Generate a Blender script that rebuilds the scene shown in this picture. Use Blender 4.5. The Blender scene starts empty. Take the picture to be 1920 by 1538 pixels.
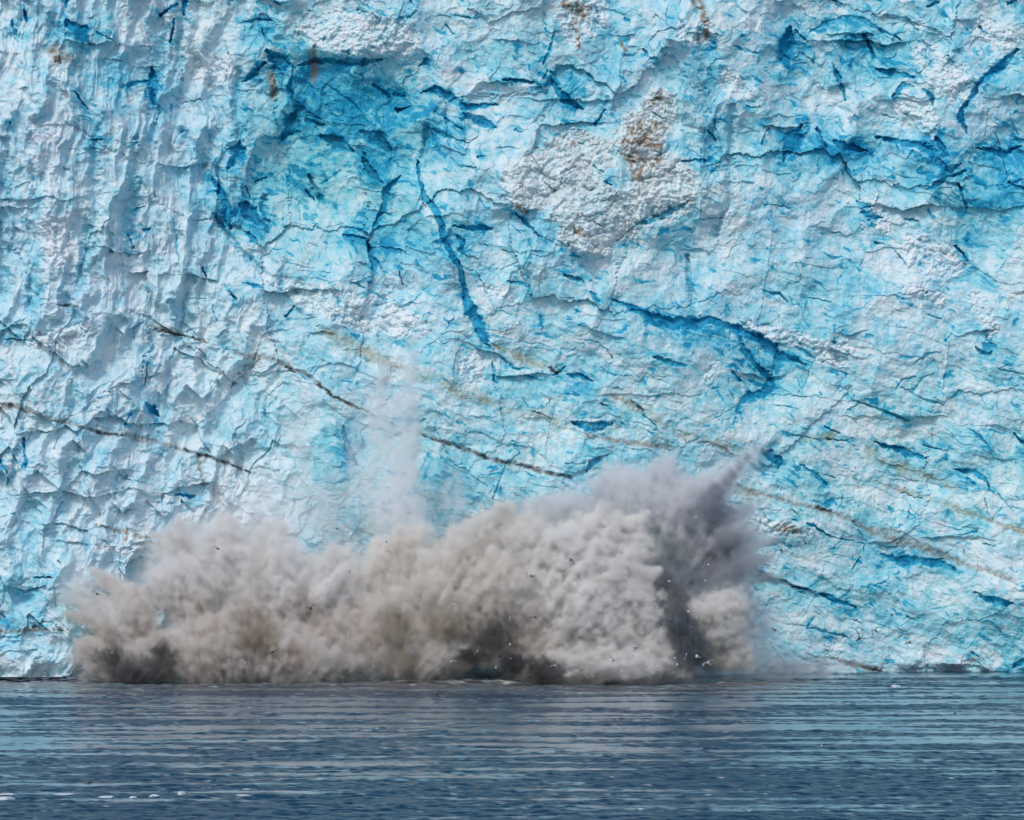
import bpy, math, random, time
import numpy as np

T0 = time.time()
R = math.radians
C = bpy.context.scene
COL = C.collection
F = np.float32

# ------------------------------------------------------------------ camera, sky, sun, exposure
CAM_Z, FPX, DIST = 30.0, 7500.0, 600.0          # focal length in photo pixels (1920 wide)
HORIZON = 895.0
cam_d = bpy.data.cameras.new('camera')
cam = bpy.data.objects.new('camera', cam_d)
COL.objects.link(cam)
C.camera = cam
cam.location = (0, -DIST, CAM_Z)
cam_d.sensor_fit = 'HORIZONTAL'
cam_d.sensor_width = 36
cam_d.lens = 36 * FPX / 1920
cam_d.clip_start = 5
cam_d.clip_end = 6000
cam.rotation_euler = (R(90), 0, 0)
cam_d.shift_y = (HORIZON - 769) / 1920

SUN_EL, SUN_AZ = 52, 205          # azimuth the light comes from, clockwise from +Y (north)
world = bpy.data.worlds.new("World")
C.world = world
world.use_nodes = True
wn = world.node_tree
bg = wn.nodes['Background']
sky = wn.nodes.new('ShaderNodeTexSky')
sky.sky_type = 'NISHITA'
sky.sun_disc = False
sky.sun_elevation = R(SUN_EL)
sky.sun_rotation = R(SUN_AZ)
sky.air_density = 1.0
sky.dust_density = 2.2
sky.ozone_density = 1.0
wn.links.new(sky.outputs[0], bg.inputs[0])
bg.inputs[1].default_value = 0.15
sun_d = bpy.data.lights.new('sun', 'SUN')
sun_d.energy = 1.5
sun_d.angle = R(10)
sun_d.color = (1.0, 0.96, 0.91)
sun = bpy.data.objects.new('sun', sun_d)
COL.objects.link(sun)
sun.rotation_euler = (R(90 - SUN_EL), 0, R(180 - SUN_AZ))
C.view_settings.view_transform = 'Standard'
C.view_settings.look = 'None'
C.view_settings.gamma = 1
C.view_settings.exposure = -0.2
C.cycles.max_bounces = 12
C.cycles.diffuse_bounces = 4
C.cycles.volume_bounces = 8
C.cycles.use_fast_gi = False
C.cycles.volume_step_rate = 1.5


# ------------------------------------------------------------------ noise library
def _perm(seed):
    return np.random.RandomState(seed).permutation(256).astype(np.int32)


def perlin(x, y, seed=0):
    P = _perm(seed)
    P = np.concatenate([P, P, P])
    an = np.linspace(0, 2 * np.pi, 256, endpoint=False)
    G = np.stack([np.cos(an), np.sin(an)], 1).astype(F)
    xi = np.floor(x).astype(np.int32)
    yi = np.floor(y).astype(np.int32)
    fx = (x - xi).astype(F)
    fy = (y - yi).astype(F)
    u = fx * fx * fx * (fx * (fx * 6 - 15) + 10)
    w = fy * fy * fy * (fy * (fy * 6 - 15) + 10)
    X0 = xi & 255
    X1 = (xi + 1) & 255
    Y0 = yi & 255
    Y1 = (yi + 1) & 255

    def g(X, Y, dx, dy):
        h = P[P[X] + Y]
        return G[h, 0] * dx + G[h, 1] * dy
    a = g(X0, Y0, fx, fy)
    b = g(X1, Y0, fx - 1, fy)
    c = g(X0, Y1, fx, fy - 1)
    d = g(X1, Y1, fx - 1, fy - 1)
    ab = a + u * (b - a)
    cd = c + u * (d - c)
    return (ab + w * (cd - ab)) * F(1.5)


def fbm(x, y, seed=0, o=4, gain=.5):
    s = 0
    a = 1.0
    n = 0.0
    f = 1.0
    for i in range(o):
        s = s + a * perlin(x * F(f) + F(17.3 * i), y * F(f) + F(9.1 * i), seed + i)
        n += a
        a *= gain
        f *= 2.03
    return s / F(n)


def ridged(x, y, seed=0, o=3):
    s = 0
    a = 1.0
    n = 0.0
    f = 1.0
    for i in range(o):
        s = s + a * (1 - np.abs(perlin(x * F(f), y * F(f) + F(5.5 * i), seed + i)) * 2)
        n += a
        a *= .5
        f *= 2.1
    return s / F(n)


def cells(x, y, seed=0, mode='flat', tilt=1.0, tb=0.0, off=.35, k=0.6, sharp=9.0):
    """Fractured surface. Every cell owns a tilted facet (slope TILT, biased by TB so that it faces up).
    flat: nearest cell's facet (steps between cells); min / max: lower or upper envelope of bowls (scoops, lumps).
    Returns height, a random number per cell, and the distance to the cell's border."""
    rs = np.random.RandomState(seed)
    M = 64
    jx, jy, gx, gy, ho, rid = [rs.rand(M * M).astype(F) for _ in range(6)]
    gx = (gx - .5) * 2 * tilt
    gy = (gy - .5) * 2 * tilt + tb
    ho = (ho - .5) * 2 * off
    xi = np.floor(x).astype(np.int32)
    yi = np.floor(y).astype(np.int32)
    best = np.full(x.shape, 1e9, F)
    sec = np.full(x.shape, 1e9, F)
    val = np.zeros(x.shape, F)
    idv = np.zeros(x.shape, F)
    for dy in (-1, 0, 1):
        for dx in (-1, 0, 1):
            h = ((yi + dy) % M) * M + ((xi + dx) % M)
            px = x - (xi + dx + jx[h])
            py = y - (yi + dy + jy[h])
            d2 = px * px + py * py
            hh = ho[h] + gx[h] * px + gy[h] * py
            if mode == 'flat':
                key = d2
                v = hh
            elif mode == 'max':
                v = hh - k * d2
                key = -v
            else:
                v = hh + k * d2
                key = v
            m = key < best
            sec = np.where(m, best, np.minimum(sec, key))
            best = np.where(m, key, best)
            val = np.where(m, v, val)
            idv = np.where(m, rid[h], idv)
    e = (sec - best).astype(F)
    if mode == 'min':                    # take the knife edge off the crests
        val = val - np.log1p(np.exp(-sharp * np.minimum(e, 3))) / sharp
    return val.astype(F), idv.astype(F), e


def sstep(a, b, x):
    t = np.clip((x - a) / (b - a), 0, 1)
    return (t * t * (3 - 2 * t)).astype(F)


def stroke(mask, X, Y, U1, V1, pts, w, soft=.35, ragged=True, gainv=1.0, taper=False):
    """Raise MASK along a polyline (photo pixels; each point may carry its own width as a third number)."""
    P = [(p[0], p[1], p[2] if len(p) > 2 else w) for p in pts]
    if len(P) == 1:
        P = P + [(P[0][0] + 1, P[0][1], P[0][2])]
    if taper:
        P[0] = (P[0][0], P[0][1], P[0][2] * .35)
        P[-1] = (P[-1][0], P[-1][1], P[-1][2] * .3)
    for (x0, y0, w0), (x1, y1, w1) in zip(P[:-1], P[1:]):
        r = max(w0, w1) * 1.3 + 12
        i0, i1 = np.searchsorted(U1, [min(x0, x1) - r, max(x0, x1) + r])
        j0, j1 = np.searchsorted(V1, [min(y0, y1) - r, max(y0, y1) + r])
        if i1 <= i0 or j1 <= j0:
            continue
        x = X[j0:j1, i0:i1]
        y = Y[j0:j1, i0:i1]
        ex, ey = x1 - x0, y1 - y0
        t = np.clip(((x - x0) * ex + (y - y0) * ey) / (ex * ex + ey * ey + 1e-6), 0, 1)
        d = np.hypot(x - x0 - t * ex, y - y0 - t * ey)
        ww = (w0 + (w1 - w0) * t) * .5
        if ragged:
            d = d - np.minimum(ww, 9) * (.25 * RAG1[j0:j1, i0:i1] + .6 * RAG2[j0:j1, i0:i1])
        m = gainv * (1 - sstep(ww * (1 - soft), ww * (1 + soft) + .6, d))
        mask[j0:j1, i0:i1] = np.maximum(mask[j0:j1, i0:i1], m)


def blob(X, Y, cx, cy, rx, ry, rot=0, s0=.6, s1=1.15):
    a = R(rot)
    dx, dy = X - cx, Y - cy
    x = dx * math.cos(a) + dy * math.sin(a)
    y = -dx * math.sin(a) + dy * math.cos(a)
    return 1 - sstep(s0, s1, np.sqrt((x / rx) ** 2 + (y / ry) ** 2))


def grid_mesh(name, P, closed=False):
    """P: array (rows, cols, 3) -> mesh of quads."""
    nr, nc = P.shape[:2]
    me = bpy.data.meshes.new(name)
    me.vertices.add(nr * nc)
    me.vertices.foreach_set('co', P.astype(F).ravel())
    idx = np.arange(nr * nc, dtype=np.int32).reshape(nr, nc)
    q = np.stack([idx[:-1, :-1], idx[1:, :-1], idx[1:, 1:], idx[:-1, 1:]], -1).reshape(-1, 4)
    me.loops.add(q.size)
    me.loops.foreach_set('vertex_index', q.ravel())
    me.polygons.add(len(q))
    me.polygons.foreach_set('loop_start', np.arange(0, q.size, 4, dtype=np.int32))
    me.polygons.foreach_set('loop_total', np.full(len(q), 4, np.int32))
    me.update(calc_edges=True)
    return me


def add_attr(me, name, arr):
    a = me.attributes.new(name, 'FLOAT', 'POINT')
    a.data.foreach_set('value', arr.astype(F).ravel())


def link(name, data, parent=None, **props):
    o = bpy.data.objects.new(name, data)
    COL.objects.link(o)
    if parent is not None:
        o.parent = parent
    for k, v in props.items():
        o[k] = v
    return o


class NT:
    """Small helper to write node trees."""
    def __init__(s, name):
        s.m = bpy.data.materials.new(name)
        s.m.use_nodes = True
        s.t = s.m.node_tree
        s.t.nodes.clear()
        s.out = s.t.nodes.new('ShaderNodeOutputMaterial')

    def n(s, typ, ins=None, **kw):
        nd = s.t.nodes.new(typ)
        for k, v in kw.items():
            setattr(nd, k, v)
        for k, v in (ins or {}).items():
            sock = nd.inputs[k]
            if isinstance(v, bpy.types.NodeSocket):
                s.t.links.new(v, sock)
            else:
                sock.default_value = v
        return nd

    def attr(s, name):
        return s.n('ShaderNodeAttribute', attribute_name=name).outputs['Fac']

    def math(s, op, a, b=0.0, clamp=False):
        return s.n('ShaderNodeMath', {0: a, 1: b}, operation=op, use_clamp=clamp).outputs[0]

    def mix(s, f, a, b):
        nd = s.n('ShaderNodeMix', data_type='RGBA')
        for i, v in ((0, f), (6, a), (7, b)):
            if isinstance(v, bpy.types.NodeSocket):
                s.t.links.new(v, nd.inputs[i])
            else:
                nd.inputs[i].default_value = v
        return nd.outputs[2]

    def ramp(s, f, stops):
        nd = s.n('ShaderNodeValToRGB', {0: f})
        e = nd.color_ramp.elements
        while len(e) < len(stops):
            e.new(.5)
        for el, (p, c) in zip(e, stops):
            el.position = p
            el.color = (*c, 1)
        return nd.outputs[0]


# ------------------------------------------------------------------ the glacier's front
STEP = 1.3
U1 = np.concatenate([np.linspace(-1500, -60, 420)[:-1], np.arange(-60, 1980, STEP), np.linspace(1980, 3400, 420)[1:]]).astype(F)
V1 = np.concatenate([np.linspace(-420, -50, 160)[:-1], np.arange(-50, 1312, STEP)]).astype(F)
U, V = np.meshgrid(U1, V1)

# domain warps, so that nothing drawn below has a straight edge
w1 = fbm(U / 70, V / 70, 11, 4)
w2 = fbm(U / 70, V / 70, 31, 4)
j1 = fbm(U / 9, V / 9, 51, 3)
j2 = fbm(U / 9, V / 9, 61, 3)
XU = U + 7 * w1 + 3.4 * j1
XV = V + 7 * w2 + 3.4 * j2
RAG1 = fbm(U / 11 + .25 * V / 11, V / 5.5, 65, 3) * 1.6
RAG2 = fbm(U / 28, V / 22, 68, 3) * 1.6
WU = U + 26 * w1 + 2.5 * j1
WV = V + 26 * w2 + 2.5 * j2
CU = U + 18 * w1 + .9 * j1
CV = V + 18 * w2 + .9 * j2

# region weights
reg_left = (1 - sstep(380, 520, WU)) * (1 - sstep(520, 700, WV))                       # vertical ribs
reg_crinkle = (1 - sstep(430, 640, WU)) * sstep(520, 660, WV)                          # pointed crests, lower left
reg_strata = sstep(480, 700, WV + .25 * (WU - 900)) * sstep(520, 700, WU)              # dipping layers
reg_strata = np.maximum(reg_strata, .55 * blob(WU, WV, 640, 330, 170, 190))
reg_chunk = np.clip(1 - reg_left - reg_crinkle - reg_strata, 0, 1)

th = R(19)
CT = CU * math.cos(th) + CV * math.sin(th)
CN = -CU * math.sin(th) + CV * math.cos(th)
ST = WU * math.cos(th) + WV * math.sin(th)      # along the layers
SN = -WU * math.sin(th) + WV * math.cos(th)     # across the layers

# rubble of crushed ice
RUB = [(1000, 340, 65, 60, 0), (1080, 330, 90, 90, 0), (1130, 400, 110, 60, 0), (1240, 350, 72, 70, 0), (1200, 260, 55, 50, 20),
       (1235, 205, 38, 45, 30), (1100, 450, 60, 30, 20)]
rub = np.zeros_like(U)
for a in RUB:
    rub = np.maximum(rub, blob(XU, XV, *a, s0=.85, s1=1.0))
rub2 = np.zeros_like(U)
for a in RUB:
    rub2 = np.maximum(rub2, blob(XU, XV, *a, s0=.45, s1=1.35))
rn = fbm(U / 16, V / 13, 41, 4)
rub = sstep(.36, .56, rub2 + .42 * rn)
rub *= 1 - .9 * blob(XU, XV, 1160, 335, 32, 24, 10, .8, 1.0)
SNOW = [((560, 548, 30), (640, 575, 46), (700, 592, 50), (790, 615, 26)), ((500, 520, 10), (560, 545, 20)),
        ((600, 60, 40), (680, 70, 70), (760, 75, 40), (700, 100, 24)), ((375, 110, 30), (400, 135, 44), (425, 125, 30)),
        ((1735, 105, 40), (1775, 140, 52), (1800, 165, 40)), ((1690, 205, 20), (1740, 215, 30), (1750, 250, 18)),
        ((1370, 155, 30), (1385, 165, 34)), ((1385, 975, 14), (1430, 985, 22), (1480, 995, 18), (1520, 1000, 8)),
        ((1720, 470, 50), (1750, 490, 60), (1790, 500, 30)), ((100, 440, 50), (110, 470, 44)), ((60, 640, 24), (110, 640, 30), (150, 620, 26)),
        ((870, 690, 18), (900, 680, 26), (890, 710, 20)), ((1080, 60, 36), (1110, 30, 50), (1075, 20, 40)), ((1280, 60, 24), (1320, 60, 30)),
        ((1640, 390, 20), (1660, 430, 24)), ((180, 1025, 7), (240, 1035, 8), (310, 1015, 10), (370, 960, 14), (420, 920, 14)),
        ((1400, 610, 14), (1500, 640, 20), (1590, 655, 14)), ((1100, 795, 8), (1130, 810, 10)), ((430, 720, 14), (480, 690, 12)),
        ((640, 30, 20), (560, 60, 14)), ((920, 545, 14), (960, 560, 10)), ((1330, 700, 16), (1340, 690, 10)), ((1540, 670, 18), (1580, 680, 12)),
        ((1830, 560, 20), (1860, 620, 24)), ((1700, 540, 16), (1760, 560, 18)), ((1850, 60, 40), (1890, 80, 30))]
snow = np.zeros_like(U)
for s in SNOW:
    stroke(snow, XU + 5 * w2, XV, U1, V1, [(a, b, c * 1.25) for a, b, c in s], 20, .9)
snow = sstep(.25, .6, snow + .45 * rn * (snow > .02))

# blue fractures: each opens into the ice
CRACK = [  # the long crack and its foot
    ((783, 300, 3), (788, 345, 5), (796, 368, 10), (815, 395, 8), (830, 420, 6), (834, 452, 8), (850, 480, 9), (864, 504, 8), (870, 540, 8), (877, 570, 14), (893, 600, 19), (908, 632, 18), (918, 652, 3)),
    ((922, 680, 5), (926, 700, 5), (928, 715, 2)), ((945, 150, 13), (999, 153, 12)),
    ((788, 175, 3), (815, 171, 11), (838, 180, 11), (856, 194, 12), (876, 202, 9), (905, 201, 6), (932, 195, 3)),
    # right middle
    ((1150, 560, 4), (1180, 575, 7), (1200, 588, 12), (1225, 600, 15), (1262, 608, 18), (1285, 600, 16), (1305, 606, 20), (1330, 598, 9), (1360, 608, 11), (1400, 625, 14), (1425, 638, 12), (1455, 646, 10)),
    ((1385, 628, 10), (1393, 655, 11), (1408, 675, 6), (1425, 690, 7), (1440, 705, 13), (1444, 725, 15), (1432, 738, 12), (1405, 740, 11), (1388, 752, 9), (1383, 770, 7), (1395, 790, 3)),
    ((1420, 632, 9), (1438, 652, 14), (1458, 668, 14), (1490, 676, 10), (1512, 685, 4)), ((1492, 652, 5), (1512, 664, 6), (1528, 674, 3)),
    ((1505, 690, 4), (1518, 700, 2)), ((1568, 694, 5), (1592, 703, 5)), ((1372, 700, 9), (1390, 716, 7)), ((1430, 545, 3), (1458, 551, 6), (1478, 565, 2)),
    # right top
    ((1481, 55, 14), (1472, 98, 26), (1478, 128, 10)), ((1518, 58, 4), (1550, 45, 8), (1582, 35, 7), (1612, 34, 6), (1645, 50, 5), (1690, 75, 3)),
    ((1588, 46, 3), (1587, 92, 4)), ((1560, 118, 4), (1574, 150, 8), (1586, 188, 4)), ((1645, 128, 6), (1680, 138, 10), (1712, 146, 8)),
    ((1675, 182, 8), (1692, 160, 6), (1712, 163, 6)), ((1905, 92, 7), (1876, 125, 14), (1850, 148, 12), (1832, 160, 6), (1818, 185, 5), (1804, 208, 6), (1801, 222, 8), (1812, 250, 4)),
    ((1640, 258, 7), (1680, 268, 8), (1725, 271, 9), (1745, 285, 14), (1757, 305, 9), (1778, 322, 7), (1800, 308, 10)),
    ((1757, 262, 18), (1772, 290, 20)), ((1810, 322, 5), (1770, 335, 6), (1750, 352, 8), (1735, 357, 4)), ((1563, 262, 16), (1590, 275, 14), (1625, 283, 5)),
    ((1533, 243, 10), (1548, 275, 12)), ((1502, 236, 18), (1485, 265, 26), (1468, 303, 6)), ((1442, 240, 10), (1428, 272, 6)), ((1328, 244, 7), (1342, 262, 8)),
    ((1298, 305, 8), (1320, 304, 8)), ((1603, 378, 6), (1620, 386, 8), (1640, 390, 4)), ((1612, 398, 9), (1630, 405, 12), (1654, 413, 6)), ((1563, 436, 4), (1580, 435, 3)),
    ((1534, 499, 3), (1585, 506, 3)), ((1796, 460, 12), (1812, 490, 16)), ((1832, 277, 6), (1880, 290, 10), (1915, 272, 7)), ((1890, 342, 8), (1925, 360, 16)),
    ((1800, 345, 8), (1812, 392, 9)), ((1620, 66, 12), (1640, 108, 16)), ((1740, 12, 10), (1760, 4, 12)), ((1700, 40, 4), (1720, 60, 6)), ((1890, 8, 12), (1905, 2, 8)),
    ((1730, 165, 5), (1745, 180, 8), (1750, 200, 5)), ((1780, 105, 6), (1790, 118, 5)), ((1835, 50, 10), (1842, 62, 10)), ((1375, 85, 4), (1400, 95, 6), (1425, 98, 3)),
    ((1400, 200, 8), (1425, 200, 5)), ((1505, 75, 10), (1490, 58, 6)), ((1655, 215, 4), (1685, 225, 3)), ((1846, 255, 3), (1852, 205, 4)), ((1868, 250, 3), (1885, 330, 4)),
    ((1700, 410, 4), (1722, 415, 6)), ((1560, 0, 14), (1580, 8, 8)), ((1430, 383, 2), (1480, 390, 6)), ((1310, 412, 5), (1360, 410, 2)), ((1670, 465, 4), (1700, 495, 5)),
    ((1640, 455, 8), (1655, 460, 6)),
    # rubble's foot
    ((1192, 422, 10), (1215, 412, 11), (1245, 403, 10), (1272, 392, 8), (1290, 378, 3)), ((1170, 440, 3), (1192, 424, 8)), ((965, 400, 3), (985, 415, 6), (1010, 442, 9)),
    ((1118, 400, 9), (1128, 404, 9)), ((1000, 292, 4), (1012, 312, 5)), ((1115, 312, 5), (1130, 322, 6)), ((1133, 343, 8), (1145, 350, 5)), ((1175, 330, 4), (1184, 337, 5)),
    ((1020, 340, 3), (1042, 358, 5)), ((1085, 268, 6), (1096, 272, 8)), ((1225, 212, 9), (1243, 220, 8)), ((1115, 415, 3), (1135, 428, 6)), ((1280, 305, 8), (1320, 300, 12)),
    # scar
    ((678, 248, 16), (708, 258, 24), (735, 282, 12)), ((528, 262, 12), (548, 232, 22), (562, 206, 14)), ((575, 225, 18), (608, 235, 10)), ((600, 255, 16), (640, 272, 18), (662, 288, 14)),
    ((503, 96, 16), (525, 120, 26), (520, 108, 20)), ((458, 152, 5), (480, 132, 10), (498, 118, 14)), ((548, 130, 6), (543, 165, 6), (550, 190, 7), (570, 210, 9), (605, 226, 4)),
    ((560, 122, 6), (590, 116, 8), (625, 112, 9), (650, 116, 10), (690, 118, 8), (720, 112, 3)), ((603, 155, 2), (630, 170, 2.5), (660, 192, 3), (682, 218, 2), (705, 245, 3), (736, 280, 3)),
    ((430, 312, 16), (443, 288, 22), (448, 262, 6)), ((752, 330, 6), (725, 355, 10), (720, 376, 11), (712, 395, 7), (704, 412, 3)), ((680, 300, 12), (700, 330, 12), (720, 342, 4)),
    ((540, 370, 4), (536, 345, 4), (545, 320, 3)), ((575, 355, 8), (590, 372, 6)), ((480, 340, 8), (500, 332, 4)), ((452, 385, 30), (470, 400, 20), (486, 420, 20)), ((400, 330, 5), (425, 390, 14), (432, 430, 20)),
    ((640, 320, 4), (600, 345, 3)), ((790, 235, 3), (840, 255, 6), (880, 265, 4)), ((645, 445, 12), (690, 450, 8)), ((690, 455, 10), (695, 475, 6)), ((745, 500, 4), (751, 532, 6)),
    ((845, 295, 3), (862, 310, 5), (892, 313, 5)), ((893, 292, 6), (912, 292, 4)), ((968, 246, 8), (980, 250, 5)), ((850, 425, 6), (905, 428, 9), (925, 430, 3)), ((855, 440, 5), (866, 455, 10), (872, 480, 5)),
    ((940, 470, 4), (960, 474, 5)), ((898, 458, 3), (915, 465, 4)), ((1020, 120, 8), (1030, 100, 5), (1040, 60, 4)), ((1035, 150, 10), (1060, 185, 14), (1095, 205, 12)), ((1020, 145, 6), (1030, 130, 5)),
    ((1115, 235, 10), (1135, 205, 12)), ((1205, 95, 6), (1220, 115, 5), (1232, 110, 8)), ((1120, 15, 10), (1125, 35, 8)), ((1170, 35, 8), (1180, 38, 10)), ((768, 0, 8), (770, 5, 6)), ((855, 30, 6), (880, 32, 5)), ((785, 125, 5), (800, 112, 8), (806, 128, 4)),
    ((835, 45, 3), (850, 65, 5)), ((700, 25, 6), (706, 32, 5)), ((765, 36, 7), (785, 22, 4)), ((805, 240, 4), (812, 262, 3)), ((740, 175, 16), (760, 180, 6)),
    ((745, 205, 14), (770, 200, 6)), ((700, 160, 12), (730, 180, 14)), ((940, 175, 3), (920, 190, 4)), ((870, 212, 10), (905, 228, 14), (930, 240, 6)), ((815, 210, 4), (870, 240, 6)),
    # top left
    ((22, 40, 6), (28, 62, 14)), ((44, 20, 10), (48, 40, 12)), ((128, 0, 16), (122, 12, 12)), ((125, 40, 18), (150, 60, 24), (168, 80, 10)), ((228, 165, 8), (250, 158, 8), (276, 153, 6)), ((283, 128, 8), (288, 160, 14), (290, 198, 12)),
    ((348, 0, 20), (344, 28, 10)), ((326, 38, 5), (318, 78, 12)), ((302, 28, 12), (332, 8, 14)), ((180, 60, 5), (215, 78, 6)), ((140, 172, 5), (166, 202, 12)), ((150, 218, 6), (168, 220, 5)), ((165, 264, 7), (196, 262, 5)),
    ((18, 228, 8), (20, 232, 6)), ((325, 195, 8), (322, 210, 6)), ((448, 40, 5), (475, 36, 6), (510, 38, 5)), ((490, 55, 3), (495, 70, 6)), ((350, 190, 3), (378, 186, 4)), ((515, 0, 6), (525, 8, 3)), ((430, 0, 7), (437, 5, 5)), ((200, 110, 4), (245, 118, 4)),
    ((425, 92, 4), (432, 108, 5)), ((212, 68, 4), (212, 78, 3)),
    ((322, 400, 4), (328, 440, 5), (336, 492, 3)), ((268, 432, 8), (282, 430, 7)), ((238, 440, 4), (248, 462, 8)), ((248, 392, 3), (270, 384, 5)), ((290, 355, 5), (293, 370, 3)), ((380, 500, 6), (388, 520, 8)), ((460, 350, 4), (470, 370, 6)),
    # left middle
    ((273, 758, 8), (285, 768, 12), (300, 778, 7)), ((242, 778, 8), (232, 800, 6)), ((277, 680, 6), (272, 722, 4)), ((275, 540, 3), (274, 590, 3)), ((42, 822, 7), (50, 872, 10)), ((0, 868, 22), (14, 886, 14)), ((110, 818, 5), (104, 842, 4)), ((330, 926, 4), (362, 930, 12)),
    ((230, 900, 3), (262, 906, 5)), ((535, 590, 12), (552, 572, 5)), ((455, 530, 4), (478, 538, 6), (497, 541, 3)), ((430, 545, 6), (440, 562, 10)), ((310, 946, 3), (330, 940, 5)), ((400, 575, 3), (408, 602, 4)), ((250, 600, 3), (254, 636, 4)), ((355, 560, 3), (390, 565, 3)), ((60, 640, 4), (10, 636, 6)), ((640, 800, 7), (652, 842, 11), (668, 872, 4)),
    # centre
    ((658, 528, 5), (690, 545, 6), (722, 562, 6)), ((898, 515, 2), (910, 545, 3), (930, 582, 3)), ((948, 530, 4), (975, 534, 7), (990, 540, 3)), ((1058, 518, 7), (1078, 525, 10), (1094, 532, 4)), ((1104, 548, 6), (1114, 556, 8), (1126, 572, 3)), ((1016, 588, 3), (1020, 600, 6), (1018, 620, 2)),
    ((958, 685, 6), (972, 692, 5)), ((990, 704, 6), (1010, 714, 5)), ((978, 680, 3), (1004, 692, 4)), ((1034, 705, 3), (1046, 698, 5), (1062, 688, 2)), ((1062, 702, 10), (1080, 706, 8), (1112, 716, 6)), ((1228, 672, 7), (1255, 682, 8), (1285, 686, 7)), ((1125, 688, 2), (1150, 700, 3), (1180, 706, 3)),
    ((1080, 636, 2), (1110, 638, 2.5), (1138, 655, 3), (1148, 670, 5)), ((978, 748, 3), (990, 764, 4)), ((998, 772, 4), (1036, 786, 5)), ((1072, 790, 6), (1100, 798, 16), (1122, 800, 13), (1146, 797, 10)), ((1165, 795, 6), (1175, 800, 4)), ((1205, 778, 7), (1232, 800, 5)), ((1128, 758, 6), (1140, 764, 5)), ((1024, 762, 2), (1030, 750, 4)),
    ((925, 934, 3), (940, 895, 3), (952, 868, 5), (974, 848, 2)), ((1100, 884, 6), (1112, 866, 10), (1142, 852, 3)), ((1060, 868, 2), (1095, 872, 4)), ((920, 886, 3), (935, 878, 3)), ((1225, 838, 4), (1255, 845, 3)), ((960, 826, 3), (975, 832, 2)), ((960, 925, 2), (1000, 945, 3)),
    # lower right
    ((1740, 590, 5), (1764, 598, 5)), ((1714, 682, 3), (1735, 667, 4), (1764, 660, 3)), ((1680, 732, 3), (1692, 712, 4), (1716, 704, 3)), ((1714, 732, 3), (1730, 710, 4), (1752, 698, 2)), ((1690, 728, 4), (1740, 750, 4), (1768, 758, 3)), ((1600, 752, 3), (1660, 772, 5), (1702, 788, 6)),
    ((1548, 800, 5), (1576, 812, 6)), ((1480, 815, 4), (1540, 828, 3)), ((1552, 820, 7), (1592, 826, 6)), ((1640, 830, 6), (1670, 838, 7), (1700, 850, 10), (1738, 858, 9)), ((1730, 834, 6), (1776, 848, 5)), ((1795, 880, 7), (1826, 886, 10), (1845, 900, 5), (1854, 916, 3)), ((1812, 895, 8), (1826, 906, 7)), ((1820, 802, 5), (1840, 822, 6), (1852, 838, 3)),
    ((1790, 815, 4), (1838, 820, 4)), ((1902, 814, 8), (1924, 834, 16)), ((1428, 842, 10), (1446, 856, 14), (1464, 862, 8), (1460, 878, 5)), ((1500, 870, 4), (1530, 890, 7), (1550, 912, 8)), ((1530, 884, 3), (1566, 896, 5)), ((1648, 1038, 4), (1668, 1046, 9), (1695, 1052, 14), (1725, 1054, 13), (1765, 1058, 12), (1790, 1066, 6)),
    ((1540, 1112, 8), (1566, 1124, 11), (1602, 1138, 6)), ((1485, 1098, 6), (1530, 1108, 5)), ((1510, 1178, 5), (1545, 1184, 6), (1590, 1196, 6)), ((1600, 1162, 4), (1612, 1166, 5)), ((1838, 1120, 6), (1870, 1132, 13), (1898, 1130, 10)), ((1828, 1112, 7), (1846, 1120, 5)), ((1684, 1196, 7), (1692, 1192, 6)), ((1598, 1064, 3), (1614, 1046, 5)), ((1516, 984, 10), (1555, 1004, 8)),
    ((1485, 975, 6), (1494, 976, 5)), ((1548, 1000, 2), (1618, 1020, 3), (1620, 1036, 5)), ((1500, 970, 2), (1484, 956, 4)), ((1842, 1022, 3), (1866, 1024, 5)), ((1810, 1005, 4), (1830, 998, 6), (1828, 1000, 5)), ((1900, 1250, 20), (1920, 1240, 26)), ((1820, 1225, 8), (1835, 1232, 6)), ((1870, 925, 3), (1900, 960, 4)), ((1845, 935, 3), (1852, 960, 4)),
    ((1690, 925, 3), (1730, 935, 4)), ((1870, 690, 4), (1920, 702, 5)), ((1585, 668, 3), (1540, 680, 4)), ((1450, 740, 3), (1520, 742, 2)), ((1590, 768, 3), (1612, 758, 5)), ((1770, 640, 4), (1785, 626, 6)), ((1830, 650, 5), (1850, 665, 7), (1858, 660, 6)), ((1700, 1155, 4), (1720, 1165, 3)), ((1640, 1100, 6), (1660, 1092, 3)),
    ((1380, 760, 5), (1340, 782, 4)), ((1365, 570, 2), (1350, 590, 2)), ((1500, 560, 3), (1560, 565, 5)), ((1450, 760, 3), (1500, 765, 2)), ((1700, 975, 3), (1705, 945, 2)),
    # bottom left
    ((84, 1165, 6), (80, 1172, 6)), ((28, 1098, 4), (46, 1090, 5)), ((105, 1118, 3), (108, 1140, 3)), ((0, 1148, 3), (8, 1160, 6)), ((60, 1082, 4), (95, 1084, 8)), ((110, 1052, 5), (116, 1058, 5)), ((190, 1010, 4), (200, 1018, 5)),
]
crack = np.zeros_like(U)
halo = np.zeros_like(U)
for ci, s in enumerate(CRACK):
    wmx = max(c[2] for c in s)
    tmp = np.zeros_like(U) if False else None
    kk = .35 + .65 * min(1, max(0, wmx - 3) / 8)
    stroke(crack, XU, XV, U1, V1, [(a, b, c * (1.25 if wmx > 7 else 1.0)) for a, b, c in s], 6, .3 if wmx > 7 else .6, gainv=kk, taper=True)
    if wmx > 5:
        stroke(halo, WU * .5 + U * .5, WV * .5 + V * .5, U1, V1, [(a, b, c * 3.2 + 6) for a, b, c in s], 6, .95)

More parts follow.
